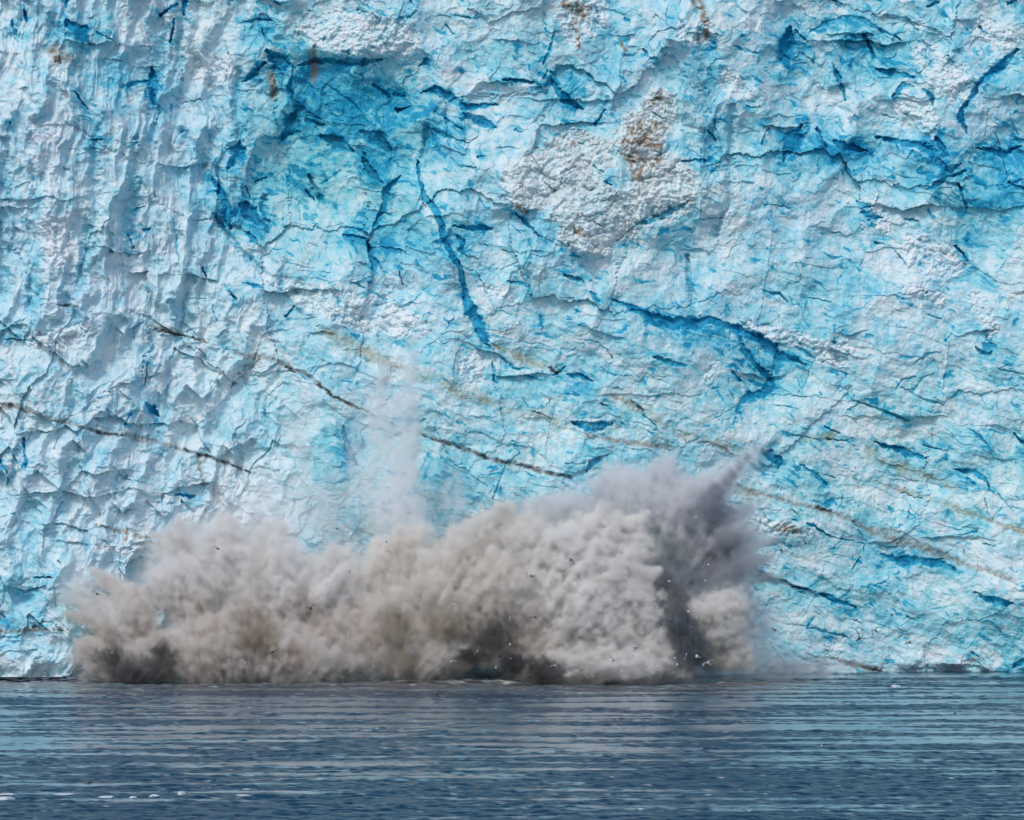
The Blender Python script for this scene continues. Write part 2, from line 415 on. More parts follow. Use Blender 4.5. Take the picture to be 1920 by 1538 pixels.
# dark seams of sediment, olive seams, stains
DARK = [((536, 688, 3), (580, 705, 5), (620, 740, 4), (680, 770, 3.5), (725, 790, 3.5), (758, 806, 3)), ((795, 818, 4), (840, 832, 6), (890, 850, 6.5), (930, 865, 6), (975, 872, 6), (1020, 885, 6), (1072, 896, 4)),
        ((290, 616, 3), (310, 622, 4), (345, 630, 3), (383, 640, 4)), ((108, 572, 2.5), (146, 575, 4)), ((0, 758, 5), (20, 762, 7)), ((148, 800, 3), (190, 812, 5), (230, 818, 3)), ((350, 845, 4), (372, 852, 6), (395, 858, 5), (430, 870, 5), (468, 886, 1.5)),
        ((1575, 1240, 4), (1605, 1248, 6), (1650, 1258, 2)), ((1360, 906, 3), (1385, 912, 4)), ((1530, 952, 4), (1556, 960, 5)), ((1185, 752, 3), (1205, 770, 3)), ((1030, 690, 4), (1046, 700, 4))]
FAINT = [((440, 664, 6), (495, 670, 8), (540, 688, 6)), ((20, 762, 6), (100, 785, 8), (150, 800, 6)), ((230, 817, 8), (270, 822, 10), (320, 835, 6), (350, 845, 6)), ((372, 852, 5), (374, 880, 6), (377, 910, 5)), ((280, 612, 8), (330, 622, 10)), ((758, 806, 5), (795, 818, 5)),
         ((1345, 900, 5), (1400, 918, 10), (1440, 930, 8), (1500, 945, 9), (1560, 962, 10), (1600, 975, 8), (1620, 990, 7), (1680, 1012, 16), (1740, 1032, 16), (1800, 1052, 10), (1840, 1070, 4)), ((1560, 1236, 6), (1650, 1258, 8)), ((1830, 1060, 4), (1900, 1085, 8)), ((130, 110, 20), (100, 95, 22)),
         ((1630, 990, 8), (1690, 1000, 10)), ((1100, 815, 6), (1180, 830, 8), (1250, 840, 8)), ((583, 100, 12), (590, 130, 14), (590, 155, 8)), ((505, 140, 14), (512, 180, 10))]
OLIVE = [((918, 648, 4), (960, 662, 9), (1000, 680, 11), (1022, 688, 8), (1044, 696, 5)), ((1120, 735, 4), (1170, 752, 6), (1200, 770, 8), (1240, 790, 12), (1280, 812, 10), (1340, 830, 10), (1400, 850, 6)), ((600, 620, 10), (660, 645, 18), (720, 680, 14), (780, 700, 12), (830, 715, 16), (880, 740, 18), (960, 770, 14), (1040, 790, 8)),
         ((1640, 905, 4), (1720, 930, 7), (1780, 950, 8), (1860, 975, 6), (1925, 1004, 9)), ((1500, 830, 8), (1560, 815, 10)), ((1630, 850, 14), (1700, 880, 14), (1790, 910, 10)), ((1330, 905, 8), (1400, 930, 12))]
OCHRE = [((178, 984, 5), (205, 990, 8), (235, 998, 7), (268, 1006, 8), (305, 1002, 5)), ((240, 990, 6), (238, 1012, 5)), ((0, 1184, 4), (62, 1179, 8), (92, 1182, 5), (130, 1183, 4)), ((1180, 250, 16), (1200, 235, 24), (1238, 240, 18)), ((1172, 270, 26), (1195, 262, 34), (1225, 262, 34)), ((1185, 300, 26), (1205, 310, 34), (1228, 300, 20)),
         ((1190, 330, 14), (1200, 328, 14)), ((1238, 270, 4), (1240, 300, 4)), ((590, 82, 6), (586, 100, 6)), ((590, 120, 5), (588, 150, 5)), ((505, 142, 8), (512, 160, 8), (510, 190, 5)), ((1062, 12, 20), (1095, 20, 24)), ((1080, 40, 10), (1085, 90, 8)), ((1310, 5, 18), (1322, 30, 14), (1324, 70, 6)), ((1220, 195, 10), (1240, 178, 8)), ((1310, 60, 5), (1312, 80, 5)),
         ((100, 98, 14), (106, 118, 10)), ((1045, 275, 4), (1065, 255, 3)), ((1060, 275, 7), (1085, 268, 5)), ((965, 380, 8), (985, 400, 8)), ((1080, 430, 12), (1100, 440, 8)), ((1165, 75, 4), (1185, 110, 5)), ((1460, 990, 10), (1500, 1000, 10)), ((60, 1178, 7), (68, 1182, 7)), ((0, 765, 8), (10, 765, 8))]
dark = np.zeros_like(U)
faint = np.zeros_like(U)
olive = np.zeros_like(U)
ochre = np.zeros_like(U)
for s in DARK:
    stroke(dark, U + 4 * j1, V + 4 * j2, U1, V1, [(a, b, c * 1.15) for a, b, c in s], 4, .95)
for s in FAINT:
    stroke(faint, XU, XV, U1, V1, s, 8, .8)
for s in OLIVE:
    stroke(olive, XU + 3 * j1, XV + 5 * j2, U1, V1, [(a, b, c * 1.25) for a, b, c in s], 8, .95)
for s in OCHRE:
    stroke(ochre, XU, XV, U1, V1, s, 8, .6)

# --- relief, metres towards the camera
vv = V / 1270
base = 15 - 17 * sstep(60, 420, U) - 11 * sstep(1000, 1800, U)                        # the left end stands nearer than the right
base = base + 5 * np.sin(U / 420 + .6) * (1 - .4 * vv)
lean = -26 * (1 - vv) ** 1.15                                # top leans back
big = 3.4 * fbm(U / 260, V / 300, 3, 3)
scar = blob(WU, WV, 640, 300, 240, 240, 0, .2, 1.05)
rim = sstep(92, 122, XV + .00035 * (XU - 640) ** 2 - 8 * w2) * blob(U, V, 650, 300, 200, 300, 0, .5, 1.1)
H = base + lean + big - 3.5 * scar - 2.2 * rim
# blocks
c1, i1, e1 = cells(CU / 150 + .12 * CV / 150, CV / 185, 101, 'min', 1.1, .35, .45, .8)
c2, i2, e2 = cells(CU / 66 + .2 * CV / 66, CV / 78, 102, 'min', 1.2, .5, .45, .9)
c3, i3, e3 = cells(CU / 34 + 1.2 * w2, CV / 36, 103, 'flat', .8, .35, .55)
c3b, i3b, e3b = cells(CU / 27 + .8 * w1, CV / 31, 105, 'min', 1.3, .5, .5, 1.0)
c4, i4, e4 = cells(WU / 13 + 5 * w1, WV / 15, 104, 'min', 1.3, .5, .5, 1.0)
am = .35 + .65 * sstep(-.3, .4, fbm(U / 110, V / 110, 71, 3))
chunk = 3.4 * c1 + 1.8 * c2 + .4 * c3 * am + .55 * c3b + .24 * c4 * am
# vertical ribs
LU = CU + .10 * CV + 22 * fbm(U / 130, V / 150, 77, 2)
l1, il, el = cells(LU / 44, CV / 260, 111, 'min', 1.3, .3, .6, 1.1)
l2, il2, el2 = cells(LU / 19 + 1.2 * w1, CV / 85, 112, 'min', 1.5, .5, .5, 1.1)
l3, il3, el3 = cells(WU / 10, WV / 26, 113, 'min', 1.3, .6, .5, 1.0)
ribs = 1.7 * l1 + 1.1 * l2 + .3 * l3 + .8 * ridged(LU / 30, CV / 220, 75, 3) + 1.6 * c1 + 1.2 * c2 + .4 * c3b + .15 * c4
# pointed crests: flakes standing before one another, tops lit
k1, ik, ek = cells(CU / 80, CV / 100, 121, 'flat', .5, .7, .35)
zig = V + 16 * (np.abs(((WU / 34) % 2) - 1) * 2 - 1) + 10 * w1 * 2
k2, ik2, ek2 = cells((CU + .25 * CV) / 30, zig / 56, 122, 'min', .9, 1.2, .5, 1.0)
k3, ik3, ek3 = cells((WU + .2 * WV) / 10, WV / 24, 123, 'min', 1.2, .8, .5, 1.0)
crin = .5 * c3b + 1.2 * k1 + 1.6 * k2 + .35 * k3 + 1.6 * c1 + .3 * c4 + .5 * l2
# dipping layers
s0, is0, es0 = cells(CT / 210, CN / 110, 130, 'min', 1.0, .35, .4, .8)
s1, is1, es1 = cells(CT / 120, CN / 40, 131, 'flat', .5, .35, .6)
s2, is2, es2 = cells(CT / 52, CN / 17, 132, 'min', .8, .6, .5, .9)
s3, is3, es3 = cells(ST / 18, SN / 8, 133, 'min', 1.0, .6, .5, .9)
lay = fbm(ST / 150, SN / 11, 134, 3)
sm = sstep(-.15, .35, fbm(U / 90, V / 70, 137, 3))
stra = .2 * s1 + (.05 + .25 * sm) * s2 + .10 * sm * s3 + .14 * lay + 1.9 * s0 + .6 * c1 + .8 * c2 + .15 * c3 * am + .3 * c3b * sm + .10 * c4 * sm
GULLY = [((72, 330, 8), (70, 420, 14), (66, 560, 12), (60, 600, 5)), ((4, 300, 8), (5, 420, 12), (2, 560, 12)), ((290, 40, 10), (298, 120, 18), (288, 210, 16), (280, 260, 6)), ((335, 60, 8), (320, 150, 14), (335, 200, 8)), ((110, 60, 12), (80, 130, 18), (105, 190, 12), (70, 230, 8)),
         ((448, 130, 5), (447, 200, 7), (444, 280, 9), (440, 310, 8)), ((250, 260, 6), (245, 360, 10), (235, 470, 8)), ((182, 240, 6), (176, 400, 9), (150, 540, 8)), ((345, 250, 6), (380, 300, 9), (400, 360, 6)), ((120, 560, 8), (150, 610, 6)), ((600, 370, 3), (580, 330, 3)),
         ((1320, 60, 10), (1340, 150, 16), (1330, 250, 12), (1325, 330, 6)), ((800, 235, 4), (790, 290, 4)), ((498, 370, 4), (500, 430, 4)), ((400, 400, 3), (450, 470, 4), (505, 520, 4)), ((1375, 200, 5), (1370, 380, 6), (1340, 440, 4)), ((1290, 480, 3), (1300, 560, 4))]
gully = np.zeros_like(U)
for s in GULLY:
    stroke(gully, XU + 6 * w2, XV, U1, V1, [(a, b, c * 2.2) for a, b, c in s], 8, .95)
H = H - 1.3 * gully
c0, i0, e0 = cells((WU + 5 * RAG1) / 175, (WV + 6 * RAG2) / 200, 100, 'flat', .35, .4, .5)
H = H + 1.15 * c0 * (reg_chunk + .7 * reg_left + .5 * reg_crinkle + .35 * reg_strata)
H = H + chunk * reg_chunk + ribs * reg_left + crin * reg_crinkle + stra * reg_strata
# rubble
r1, ir1, _ = cells(WU / 12, WV / 11, 141, 'max', .6, .3, .5, 1.3)
r2, ir2, _ = cells(U / 5.5 + w1, V / 5, 142, 'max', .6, .2, .5, 1.4)
r3, ir3, _ = cells(WU / 34, WV / 30, 143, 'max', .5, .2, .5, 1.0)
rr = np.maximum(rub, snow * .8)
H = H + rr * (.7 * r1 * (.6 + .8 * sstep(-.3, .3, w1)) + .35 * r2) + rub * (.5 + 1.1 * r3) + 1.3 * rub2
notch = sstep(1240, 1268, V + 10 * w1) * (U > 0)
H = H - 1.3 * notch * sstep(-.3, .2, fbm(U / 60, V / 60, 97, 2))
# fractures, seams, grain
dep = 1.0 + 1.4 * sstep(-.2, .3, fbm(U / 60, V / 60, 81, 2))
H = H - crack * dep * .5
H = H - dark * .35 - faint * .1 - olive * .12
gr = fbm(U / 6, V / 6.5, 91, 3)
H = H + .16 * fbm(U / 11, V / 12, 99, 3) + gr * (.055 + .14 * rr + .03 * reg_crinkle) + .35 * fbm(U / 26, V / 28, 95, 3)

# --- what the ice is made of
BL = [(600, 300, 260, 250, .30), (640, 190, 190, 110, .62), (560, 330, 130, 120, .42), (710, 300, 90, 110, .6), (700, 440, 110, 100, .45), (800, 250, 80, 90, .35), (470, 400, 70, 70, .5), (850, 470, 90, 160, .28), (1580, 280, 170, 60, .5),
      (60, 1150, 110, 110, .2), (1640, 90, 150, 70, .38), (1480, 110, 70, 80, .35), (1750, 300, 90, 90, .42), (1870, 340, 110, 140, .48), (1490, 270, 60, 70, .42), (1300, 620, 170, 60, .3), (1430, 690, 90, 80, .28), (1070, 180, 80, 70, .4),
      (1310, 130, 60, 120, .22), (130, 60, 90, 60, .28), (240, 140, 110, 60, .22), (500, 60, 70, 60, .32), (1700, 880, 250, 60, .12), (1700, 1150, 300, 70, .14), (640, 850, 70, 90, .25), (990, 740, 200, 60, .12), (1880, 640, 80, 80, .2), (900, 100, 90, 80, .12)]
lev = .25 + .04 * sstep(450, 700, U) + .09 * fbm(U / 120, V / 120, 151, 3)
for (x, y, rx, ry, a) in BL:
    lev = np.maximum(lev, .26 + .72 * a * blob(WU, WV, x, y, rx, ry, 15, 0, 1.25))
lev = lev - .05 * reg_left - .05 * reg_crinkle
mixid = (i2 * .4 + i3 * .35 + i1 * .25) * reg_chunk + (il * .3 + il2 * .4 + i2 * .3) * reg_left + (ik2 * .4 + i2 * .3 + ik * .3) * reg_crinkle + (is1 * .35 + is2 * .25 + i2 * .4) * reg_strata
blue = lev + (.42 - .12 * reg_left - .15 * reg_crinkle) * (mixid - .5)
pat = fbm(ST / 44, SN / 14, 161, 4)
pat2 = fbm(WU / 24, WV / 26, 166, 4)
calm = 1 - .7 * reg_left - .65 * reg_crinkle
thr = .37 - .75 * (lev - .25)
blue += (.24 + .30 * i3) * sstep(thr, thr + .06, pat) * calm
blue += (.10 + .30 * i2) * sstep(thr + .04, thr + .10, pat2) * np.maximum(calm, .5)
gap = sstep(.05, .3, fbm(U / 50, V / 50, 169, 3))
blue += .28 * (1 - sstep(.0, .05, e2)) * gap * calm + .3 * (1 - sstep(.0, .05, e3)) * gap * reg_chunk
H = H - .15 * (1 - sstep(.0, .05, e2)) * gap * calm
blue += .14 * sstep(.12, .4, fbm(ST / 34, SN / 4.5, 171, 3)) * reg_strata
blue += .20 * fbm(U / 14, V / 14, 175, 4) + .18 * fbm(U / 40, V / 40, 178, 3)
blue += halo * sstep(-.1, .35, fbm(ST / 26, SN / 9, 173, 3)) * .34
blue = np.clip(blue, .02, .84)
blue += .1 * gully
crk = crack * (.75 + .3 * fbm(U / 12, V / 12, 181, 3))
blue = blue + (1.0 - blue) * np.clip(crk * 1.3, 0, 1) * (.72 + .25 * RAG2)
powder = np.clip(snow * (.5 + .5 * r1) + rub * .55 + .6 * sstep(.56, .8, fbm(WU / 36, WV / 30, 185, 5) + .1 * rr) * (1 - crack), 0, 1)
powder = np.clip(powder + .45 * blob(WU, WV, 465, 950, 120, 130, 10, .3, 1.1) * (1 - crack), 0, 1)
powder *= 1 - .8 * crack
blue *= 1 - .8 * powder
tint = np.clip(.42 + .4 * fbm(U / 160, V / 160, 191, 3) + .25 * sstep(560, 900, V) * sstep(500, 700, U) - .18 * (1 - sstep(300, 520, U)) + .4 * scar + .5 * rub, 0, 1)   # 0 lilac, 1 sea green
dn = .55 + .75 * fbm(U / 7, V / 7, 195, 3)
dark *= np.clip(.8 + .5 * j1 + .9 * fbm(U / 16, V / 16, 196, 2), 0, 1)
faint = np.clip(faint * (dn + .1), 0, .8)
olive = np.clip(olive * (dn + .1) * np.clip(.75 + 1.1 * fbm(U / 40, V / 40, 198, 2), 0, 1.2), 0, .75)
ochre *= np.clip(.3 + 1.4 * fbm(U / 9, V / 9, 197, 3) + .5 * ir1, 0, 1)
crest = rub * sstep(.2, .9, ir1)            # silt on some of the lumps

# world position: straight out from the photograph's grid, then pushed in depth
Yd = DIST - H
D3 = np.stack([(U - 960) / FPX * Yd, Yd - DIST, CAM_Z + (HORIZON - V) / FPX * Yd], -1)
top = V1 < -50
sk = fbm(U[:int(top.sum())] / 95, V[:int(top.sum())] / 70, 187, 5)           # towers and notches along the crest
for _r in range(int(top.sum())):                 # above the picture the front turns over into the glacier's back
    f = (-50 - V1[_r]) / 370.0
    D3[_r, :, 1] += 420 * f ** 1.7
    z0 = D3[int(top.sum()), :, 2]
    D3[_r, :, 2] = z0 + (D3[_r, :, 2] - z0) * (.7 + 1.1 * sk[_r]) + 5 * min(1, f * 6) * sk[_r]
me = grid_mesh('glacier_cliff', D3)
for nm, ar in (('blue', blue), ('powder', powder), ('tint', tint), ('dark', dark), ('silt', np.maximum(faint, crest * .25)), ('olive', olive), ('ochre', ochre)):
    add_attr(me, nm, ar)
me.polygons.foreach_set('use_smooth', np.zeros(len(me.polygons), bool))
print('cliff', len(me.vertices), round(time.time() - T0, 1))

k = NT('glacier_ice')
tc = k.n('ShaderNodeTexCoord').outputs['Object']
n1 = k.n('ShaderNodeTexNoise', {'Vector': tc, 'Scale': 1.6, 'Detail': 6, 'Roughness': .65}).outputs[0]
n2 = k.n('ShaderNodeTexNoise', {'Vector': tc, 'Scale': .35, 'Detail': 4, 'Roughness': .6}).outputs[0]
b0 = k.math('ADD', k.attr('blue'), k.math('MULTIPLY', k.math('SUBTRACT', n1, .5), .16))
b0 = k.math('ADD', b0, k.math('MULTIPLY', k.math('SUBTRACT', n2, .5), .1), True)
cool = k.ramp(b0, [(0, (.80, .84, .88)), (.2, (.60, .77, .85)), (.42, (.30, .65, .80)), (.66, (.07, .47, .68)), (.85, (.012, .32, .60)), (1, (.004, .17, .38))])
warm = k.ramp(b0, [(0, (.77, .85, .83)), (.2, (.57, .77, .79)), (.42, (.28, .65, .71)), (.66, (.06, .46, .59)), (.85, (.01, .31, .48)), (1, (.004, .16, .27))])
c = k.mix(k.attr('tint'), cool, warm)
c = k.mix(k.math('MULTIPLY', k.attr('powder'), .85), c, (.82, .85, .88, 1))
c = k.mix(k.attr('silt'), c, (.25, .23, .20, 1))
c = k.mix(k.attr('olive'), c, (.30, .30, .18, 1))
c = k.mix(k.attr('ochre'), c, (.27, .19, .12, 1))
c = k.mix(k.attr('dark'), c, (.045, .04, .045, 1))
bn = k.n('ShaderNodeTexNoise', {'Vector': tc, 'Scale': 2.0, 'Detail': 5, 'Roughness': .6}).outputs[0]
bp = k.n('ShaderNodeBump', {'Strength': .5, 'Distance': .07, 'Height': bn}).outputs[0]
p = k.n('ShaderNodeBsdfPrincipled', {'Base Color': c, 'Roughness': .5, 'IOR': 1.3, 'Normal': bp, 'Subsurface Weight': .45, 'Subsurface Scale': .5, 'Subsurface Radius': (.35, .8, 1.0)})
k.t.links.new(p.outputs[0], k.out.inputs[0])
me.materials.append(k.m)
link('glacier_cliff', me, kind='structure', label='towering wall of blue and white glacier ice rising from the sea')
del D3

# ------------------------------------------------------------------ the sea
def wpt(u, v, y):
    """Photo pixel -> world point in the upright plane at depth y."""
    d = DIST + y
    return ((u - 960) / FPX * d, y, CAM_Z + (HORIZON - v) / FPX * d)


def axis(parts):
    out = []
    for a, b, st in parts:
        out.append(np.arange(a, b, st))
    return np.unique(np.concatenate(out + [[parts[-1][1]]])).astype(F)


wx = axis([(-1600, -110, 12), (-110, 110, .34), (110, 1600, 12)])
wy = axis([(-900, -300, 10), (-300, 8, .42), (8, 200, 8)])
WX, WY = np.meshgrid(wx, wy)
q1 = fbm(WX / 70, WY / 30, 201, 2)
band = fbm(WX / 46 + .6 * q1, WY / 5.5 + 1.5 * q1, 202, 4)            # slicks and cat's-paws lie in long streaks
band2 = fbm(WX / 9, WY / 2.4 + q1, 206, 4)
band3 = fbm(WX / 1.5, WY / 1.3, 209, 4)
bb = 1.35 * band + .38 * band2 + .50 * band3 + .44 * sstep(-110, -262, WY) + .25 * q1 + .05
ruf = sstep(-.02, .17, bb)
zw = .20 * fbm(WX / 34, WY / 12, 211, 2) + (.02 + .26 * ruf) * fbm(WX / 3.4 + q1, WY / 2.2, 213, 3) + (.008 + .10 * ruf) * fbm(WX / 1.2, WY / .95, 217, 2)
near = sstep(-62, -14, WY) * (1 - sstep(-2, 12, WX - 38)) * sstep(-86, -72, WX)
zw += .45 * near * fbm(WX / 4, WY / 2.8, 221, 4)
surge = np.exp(-((WY + 21.5 + .8 * np.sin(WX / 7)) / 1.3) ** 2) * sstep(-20, -15, WX) * (1 - sstep(-2, 3, WX))
zw += .55 * surge + .30 * np.exp(-((WY + 25 + 2 * np.sin(WX / 9 + 1)) / 3.0) ** 2) * near * (1 + fbm(WX / 5, WY / 3, 229, 3))
P = np.stack([WX, WY, zw], -1)[::-1]
wm = grid_mesh('water', P)
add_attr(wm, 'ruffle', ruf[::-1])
mud = near * np.clip(.75 + .8 * fbm(WX / 22, WY / 3, 223, 3), 0, 1)
add_attr(wm, 'mud', mud[::-1])
fm = sstep(.25, .6, fbm(WX / 2.2, WY / .9, 225, 3) + .6 * surge + .45 * np.exp(-((WY + 20) / 2.5) ** 2) * near - .12)
add_attr(wm, 'foam', fm[::-1])
wm.polygons.foreach_set('use_smooth', np.ones(len(wm.polygons), bool))
k = NT('sea_water')
tc = k.n('ShaderNodeTexCoord').outputs['Object']
mp = k.n('ShaderNodeMapping', {'Vector': tc, 'Scale': (.9, 1.1, 1)}).outputs[0]
b1 = k.n('ShaderNodeTexNoise', {'Vector': mp, 'Scale': 1.6, 'Detail': 4, 'Roughness': .6}).outputs[0]
ruff = k.attr('ruffle')
bp = k.n('ShaderNodeBump', {'Strength': k.math('ADD', k.math('MULTIPLY', ruff, .75), .12), 'Distance': .12, 'Height': b1}).outputs[0]
pale_refl = k.math('SUBTRACT', 1.0, ruff)
body = k.mix(pale_refl, (.0003, .034, .080, 1), (.13, .245, .31, 1))  # smooth streaks: pale reflection of the ice painted into the base colour
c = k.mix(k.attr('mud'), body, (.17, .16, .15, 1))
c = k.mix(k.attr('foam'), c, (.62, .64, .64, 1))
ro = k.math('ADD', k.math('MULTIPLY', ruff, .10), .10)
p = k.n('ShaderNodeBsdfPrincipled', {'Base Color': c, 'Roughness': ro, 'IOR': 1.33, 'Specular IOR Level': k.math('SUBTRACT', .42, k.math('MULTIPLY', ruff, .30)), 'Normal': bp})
k.t.links.new(p.outputs[0], k.out.inputs[0])
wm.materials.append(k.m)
link('water', wm, kind='structure', label='dark blue sea streaked with pale reflections below the ice')
print('water', round(time.time() - T0, 1))
#WATEREND
# ------------------------------------------------------------------ the splash
_rs = np.random.RandomState(5)
_G3 = _rs.randn(256, 3).astype(F)
_G3 /= np.linalg.norm(_G3, axis=1)[:, None]


def perlin3(x, y, z, seed=0):
    P = _perm(seed)
    P = np.concatenate([P, P, P])
    xi, yi, zi = [np.floor(a).astype(np.int32) for a in (x, y, z)]
    fx, fy, fz = (x - xi).astype(F), (y - yi).astype(F), (z - zi).astype(F)
    u, v, w = [t * t * (3 - 2 * t) for t in (fx, fy, fz)]
    r = 0
    for dx in (0, 1):
        A = P[(xi + dx) & 255]
        wx_ = u if dx else 1 - u
        for dy in (0, 1):
            B = P[A + ((yi + dy) & 255)]
            wy_ = v if dy else 1 - v
            for dz in (0, 1):
                h = P[B + ((zi + dz) & 255)]
                g = _G3[h]
                r = r + wx_ * wy_ * (w if dz else 1 - w) * (g[..., 0] * (fx - dx) + g[..., 1] * (fy - dy) + g[..., 2] * (fz - dz))
    return (r * F(1.4)).astype(F)


def fbm3(x, y, z, seed, o=4, gain=.5):
    s, a, f, n = 0, 1.0, 1.0, 0.0
    for i in range(o):
        s = s + a * perlin3(x * F(f), y * F(f) + F(3.7 * i), z * F(f), seed + i)
        n += a
        a *= gain
        f *= 2.03
    return s / F(n)


def billow3(x, y, z, seed, o=4, gain=.5):
    s, a, f, n = 0, 1.0, 1.0, 0.0
    for i in range(o):
        s = s + a * (np.abs(perlin3(x * F(f), y * F(f) + F(3.7 * i), z * F(f), seed + i)) * 2 - .5)
        n += a
        a *= gain
        f *= 2.03
    return s / F(n)


def volume_tree(name, lat, x0, h, n, mat, iso=None, iso_mat=None):
    """Geometry nodes: the lattice's 'dens' values become a fog volume (or, with ISO, a surface round its dense heart)."""
    ng = bpy.data.node_groups.new(name, 'GeometryNodeTree')
    ng.interface.new_socket('Geometry', in_out='INPUT', socket_type='NodeSocketGeometry')
    ng.interface.new_socket('Geometry', in_out='OUTPUT', socket_type='NodeSocketGeometry')
    N, L = ng.nodes, ng.links
    N.new('NodeGroupInput')
    go = N.new('NodeGroupOutput')
    oi = N.new('GeometryNodeObjectInfo')
    oi.inputs['Object'].default_value = lat
    vc = N.new('GeometryNodeVolumeCube')
    vc.inputs['Min'].default_value = x0
    vc.inputs['Max'].default_value = [x0[i] + (n[i] - 1) * h for i in range(3)]
    for ax, q in zip('XYZ', n):
        vc.inputs['Resolution ' + ax].default_value = q
    si = N.new('GeometryNodeSampleIndex')
    si.data_type = 'FLOAT'
    si.domain = 'POINT'
    na = N.new('GeometryNodeInputNamedAttribute')
    na.data_type = 'FLOAT'
    na.inputs['Name'].default_value = 'dens'
    L.new(oi.outputs['Geometry'], si.inputs['Geometry'])
    L.new(na.outputs['Attribute'], si.inputs['Value'])
    cur = N.new('GeometryNodeInputPosition').outputs[0]
    for op, val in (('SUBTRACT', x0), ('SCALE', 1 / h), ('ADD', (.5, .5, .5)), ('FLOOR', None), ('DOT_PRODUCT', (1, n[0], n[0] * n[1]))):
        m = N.new('ShaderNodeVectorMath')
        m.operation = op
        if op == 'SCALE':
            m.inputs['Scale'].default_value = val
        elif val is not None:
            m.inputs[1].default_value = val
        L.new(cur, m.inputs[0])
        cur = m.outputs['Value'] if op == 'DOT_PRODUCT' else m.outputs[0]
    L.new(cur, si.inputs['Index'])
    L.new(si.outputs[0], vc.inputs['Density'])
    cur = vc.outputs[0]
    if iso is not None:
        v2 = N.new('GeometryNodeVolumeToMesh')
        v2.inputs['Threshold'].default_value = iso
        L.new(cur, v2.inputs[0])
        cur = v2.outputs[0]
    sm = N.new('GeometryNodeSetMaterial')
    sm.inputs['Material'].default_value = iso_mat if iso is not None else mat
    L.new(cur, sm.inputs[0])
    L.new(sm.outputs[0], go.inputs[0])
    return ng


def largest(me):
    """Keep the one biggest connected piece of a mesh."""
    n = len(me.vertices)
    e = np.empty(len(me.edges) * 2, np.int32)
    me.edges.foreach_get('vertices', e)
    e = e.reshape(-1, 2)
    lab = np.arange(n)
    for _i in range(400):
        m = np.minimum(lab[e[:, 0]], lab[e[:, 1]])
        new = lab.copy()
        np.minimum.at(new, e[:, 0], m)
        np.minimum.at(new, e[:, 1], m)
        new = new[new]
        if (new == lab).all():
            break
        lab = new
    big = np.bincount(lab).argmax()
    lt = np.empty(len(me.polygons), np.int32)
    me.polygons.foreach_get('loop_total', lt)
    vi = np.empty(lt.sum(), np.int32)
    me.loops.foreach_get('vertex_index', vi)
    st = np.concatenate([[0], np.cumsum(lt)[:-1]])
    co = np.empty(n * 3, F)
    me.vertices.foreach_get('co', co)
    keepv = lab == big
    ren = np.cumsum(keepv) - 1
    keepf = keepv[vi[st]]
    out = bpy.data.meshes.new(me.name)
    faces = [tuple(ren[vi[a:a + b]]) for a, b in zip(st[keepf], lt[keepf])]
    out.from_pydata(co.reshape(-1, 3)[keepv].tolist(), [], faces)
    return out


def mist_mat(name, albedo, density, fine=.0, aniso=.0, zr=(0, 60)):
    """Silt rides low in the spray: the first colour is the clean upper water, the second the silty lower part."""
    k = NT(name)
    tc = k.n('ShaderNodeTexCoord').outputs['Object']
    v = k.n('ShaderNodeVolumePrincipled', {'Density': density, 'Anisotropy': aniso})
    n = k.n('ShaderNodeTexNoise', {'Vector': tc, 'Scale': .17, 'Detail': 4, 'Roughness': .6}).outputs[0]
    hz = k.n('ShaderNodeSeparateXYZ', {0: tc}).outputs[2]
    hz = k.n('ShaderNodeMapRange', {0: hz, 1: zr[0], 2: zr[1], 3: .30, 4: -.30}, clamp=True).outputs[0]
    f = k.n('ShaderNodeMapRange', {0: k.math('ADD', n, k.math('MULTIPLY', hz, .45)), 1: .40, 2: .62}).outputs[0]
    col = k.mix(f, (*albedo[0], 1), (*albedo[1], 1))
    k.t.links.new(col, v.inputs['Color'])
    k.t.links.new(v.outputs[0], k.out.inputs['Volume'])
    return k.m


def water_mat(name, ca, cb):
    k = NT(name)
    tc = k.n('ShaderNodeTexCoord').outputs['Object']
    n = k.n('ShaderNodeTexNoise', {'Vector': tc, 'Scale': .35, 'Detail': 6, 'Roughness': .65}).outputs[0]
    f = k.n('ShaderNodeMapRange', {0: n, 1: .4, 2: .6}).outputs[0]
    b = k.n('ShaderNodeTexNoise', {'Vector': tc, 'Scale': 1.8, 'Detail': 6, 'Roughness': .75}).outputs[0]
    bp = k.n('ShaderNodeBump', {'Strength': 1, 'Distance': .5, 'Height': b}).outputs[0]
    p = k.n('ShaderNodeBsdfPrincipled', {'Base Color': k.mix(f, (*ca, 1), (*cb, 1)), 'Roughness': .7, 'IOR': 1.3, 'Normal': bp})
    k.t.links.new(p.outputs[0], k.out.inputs[0])
    return k.m


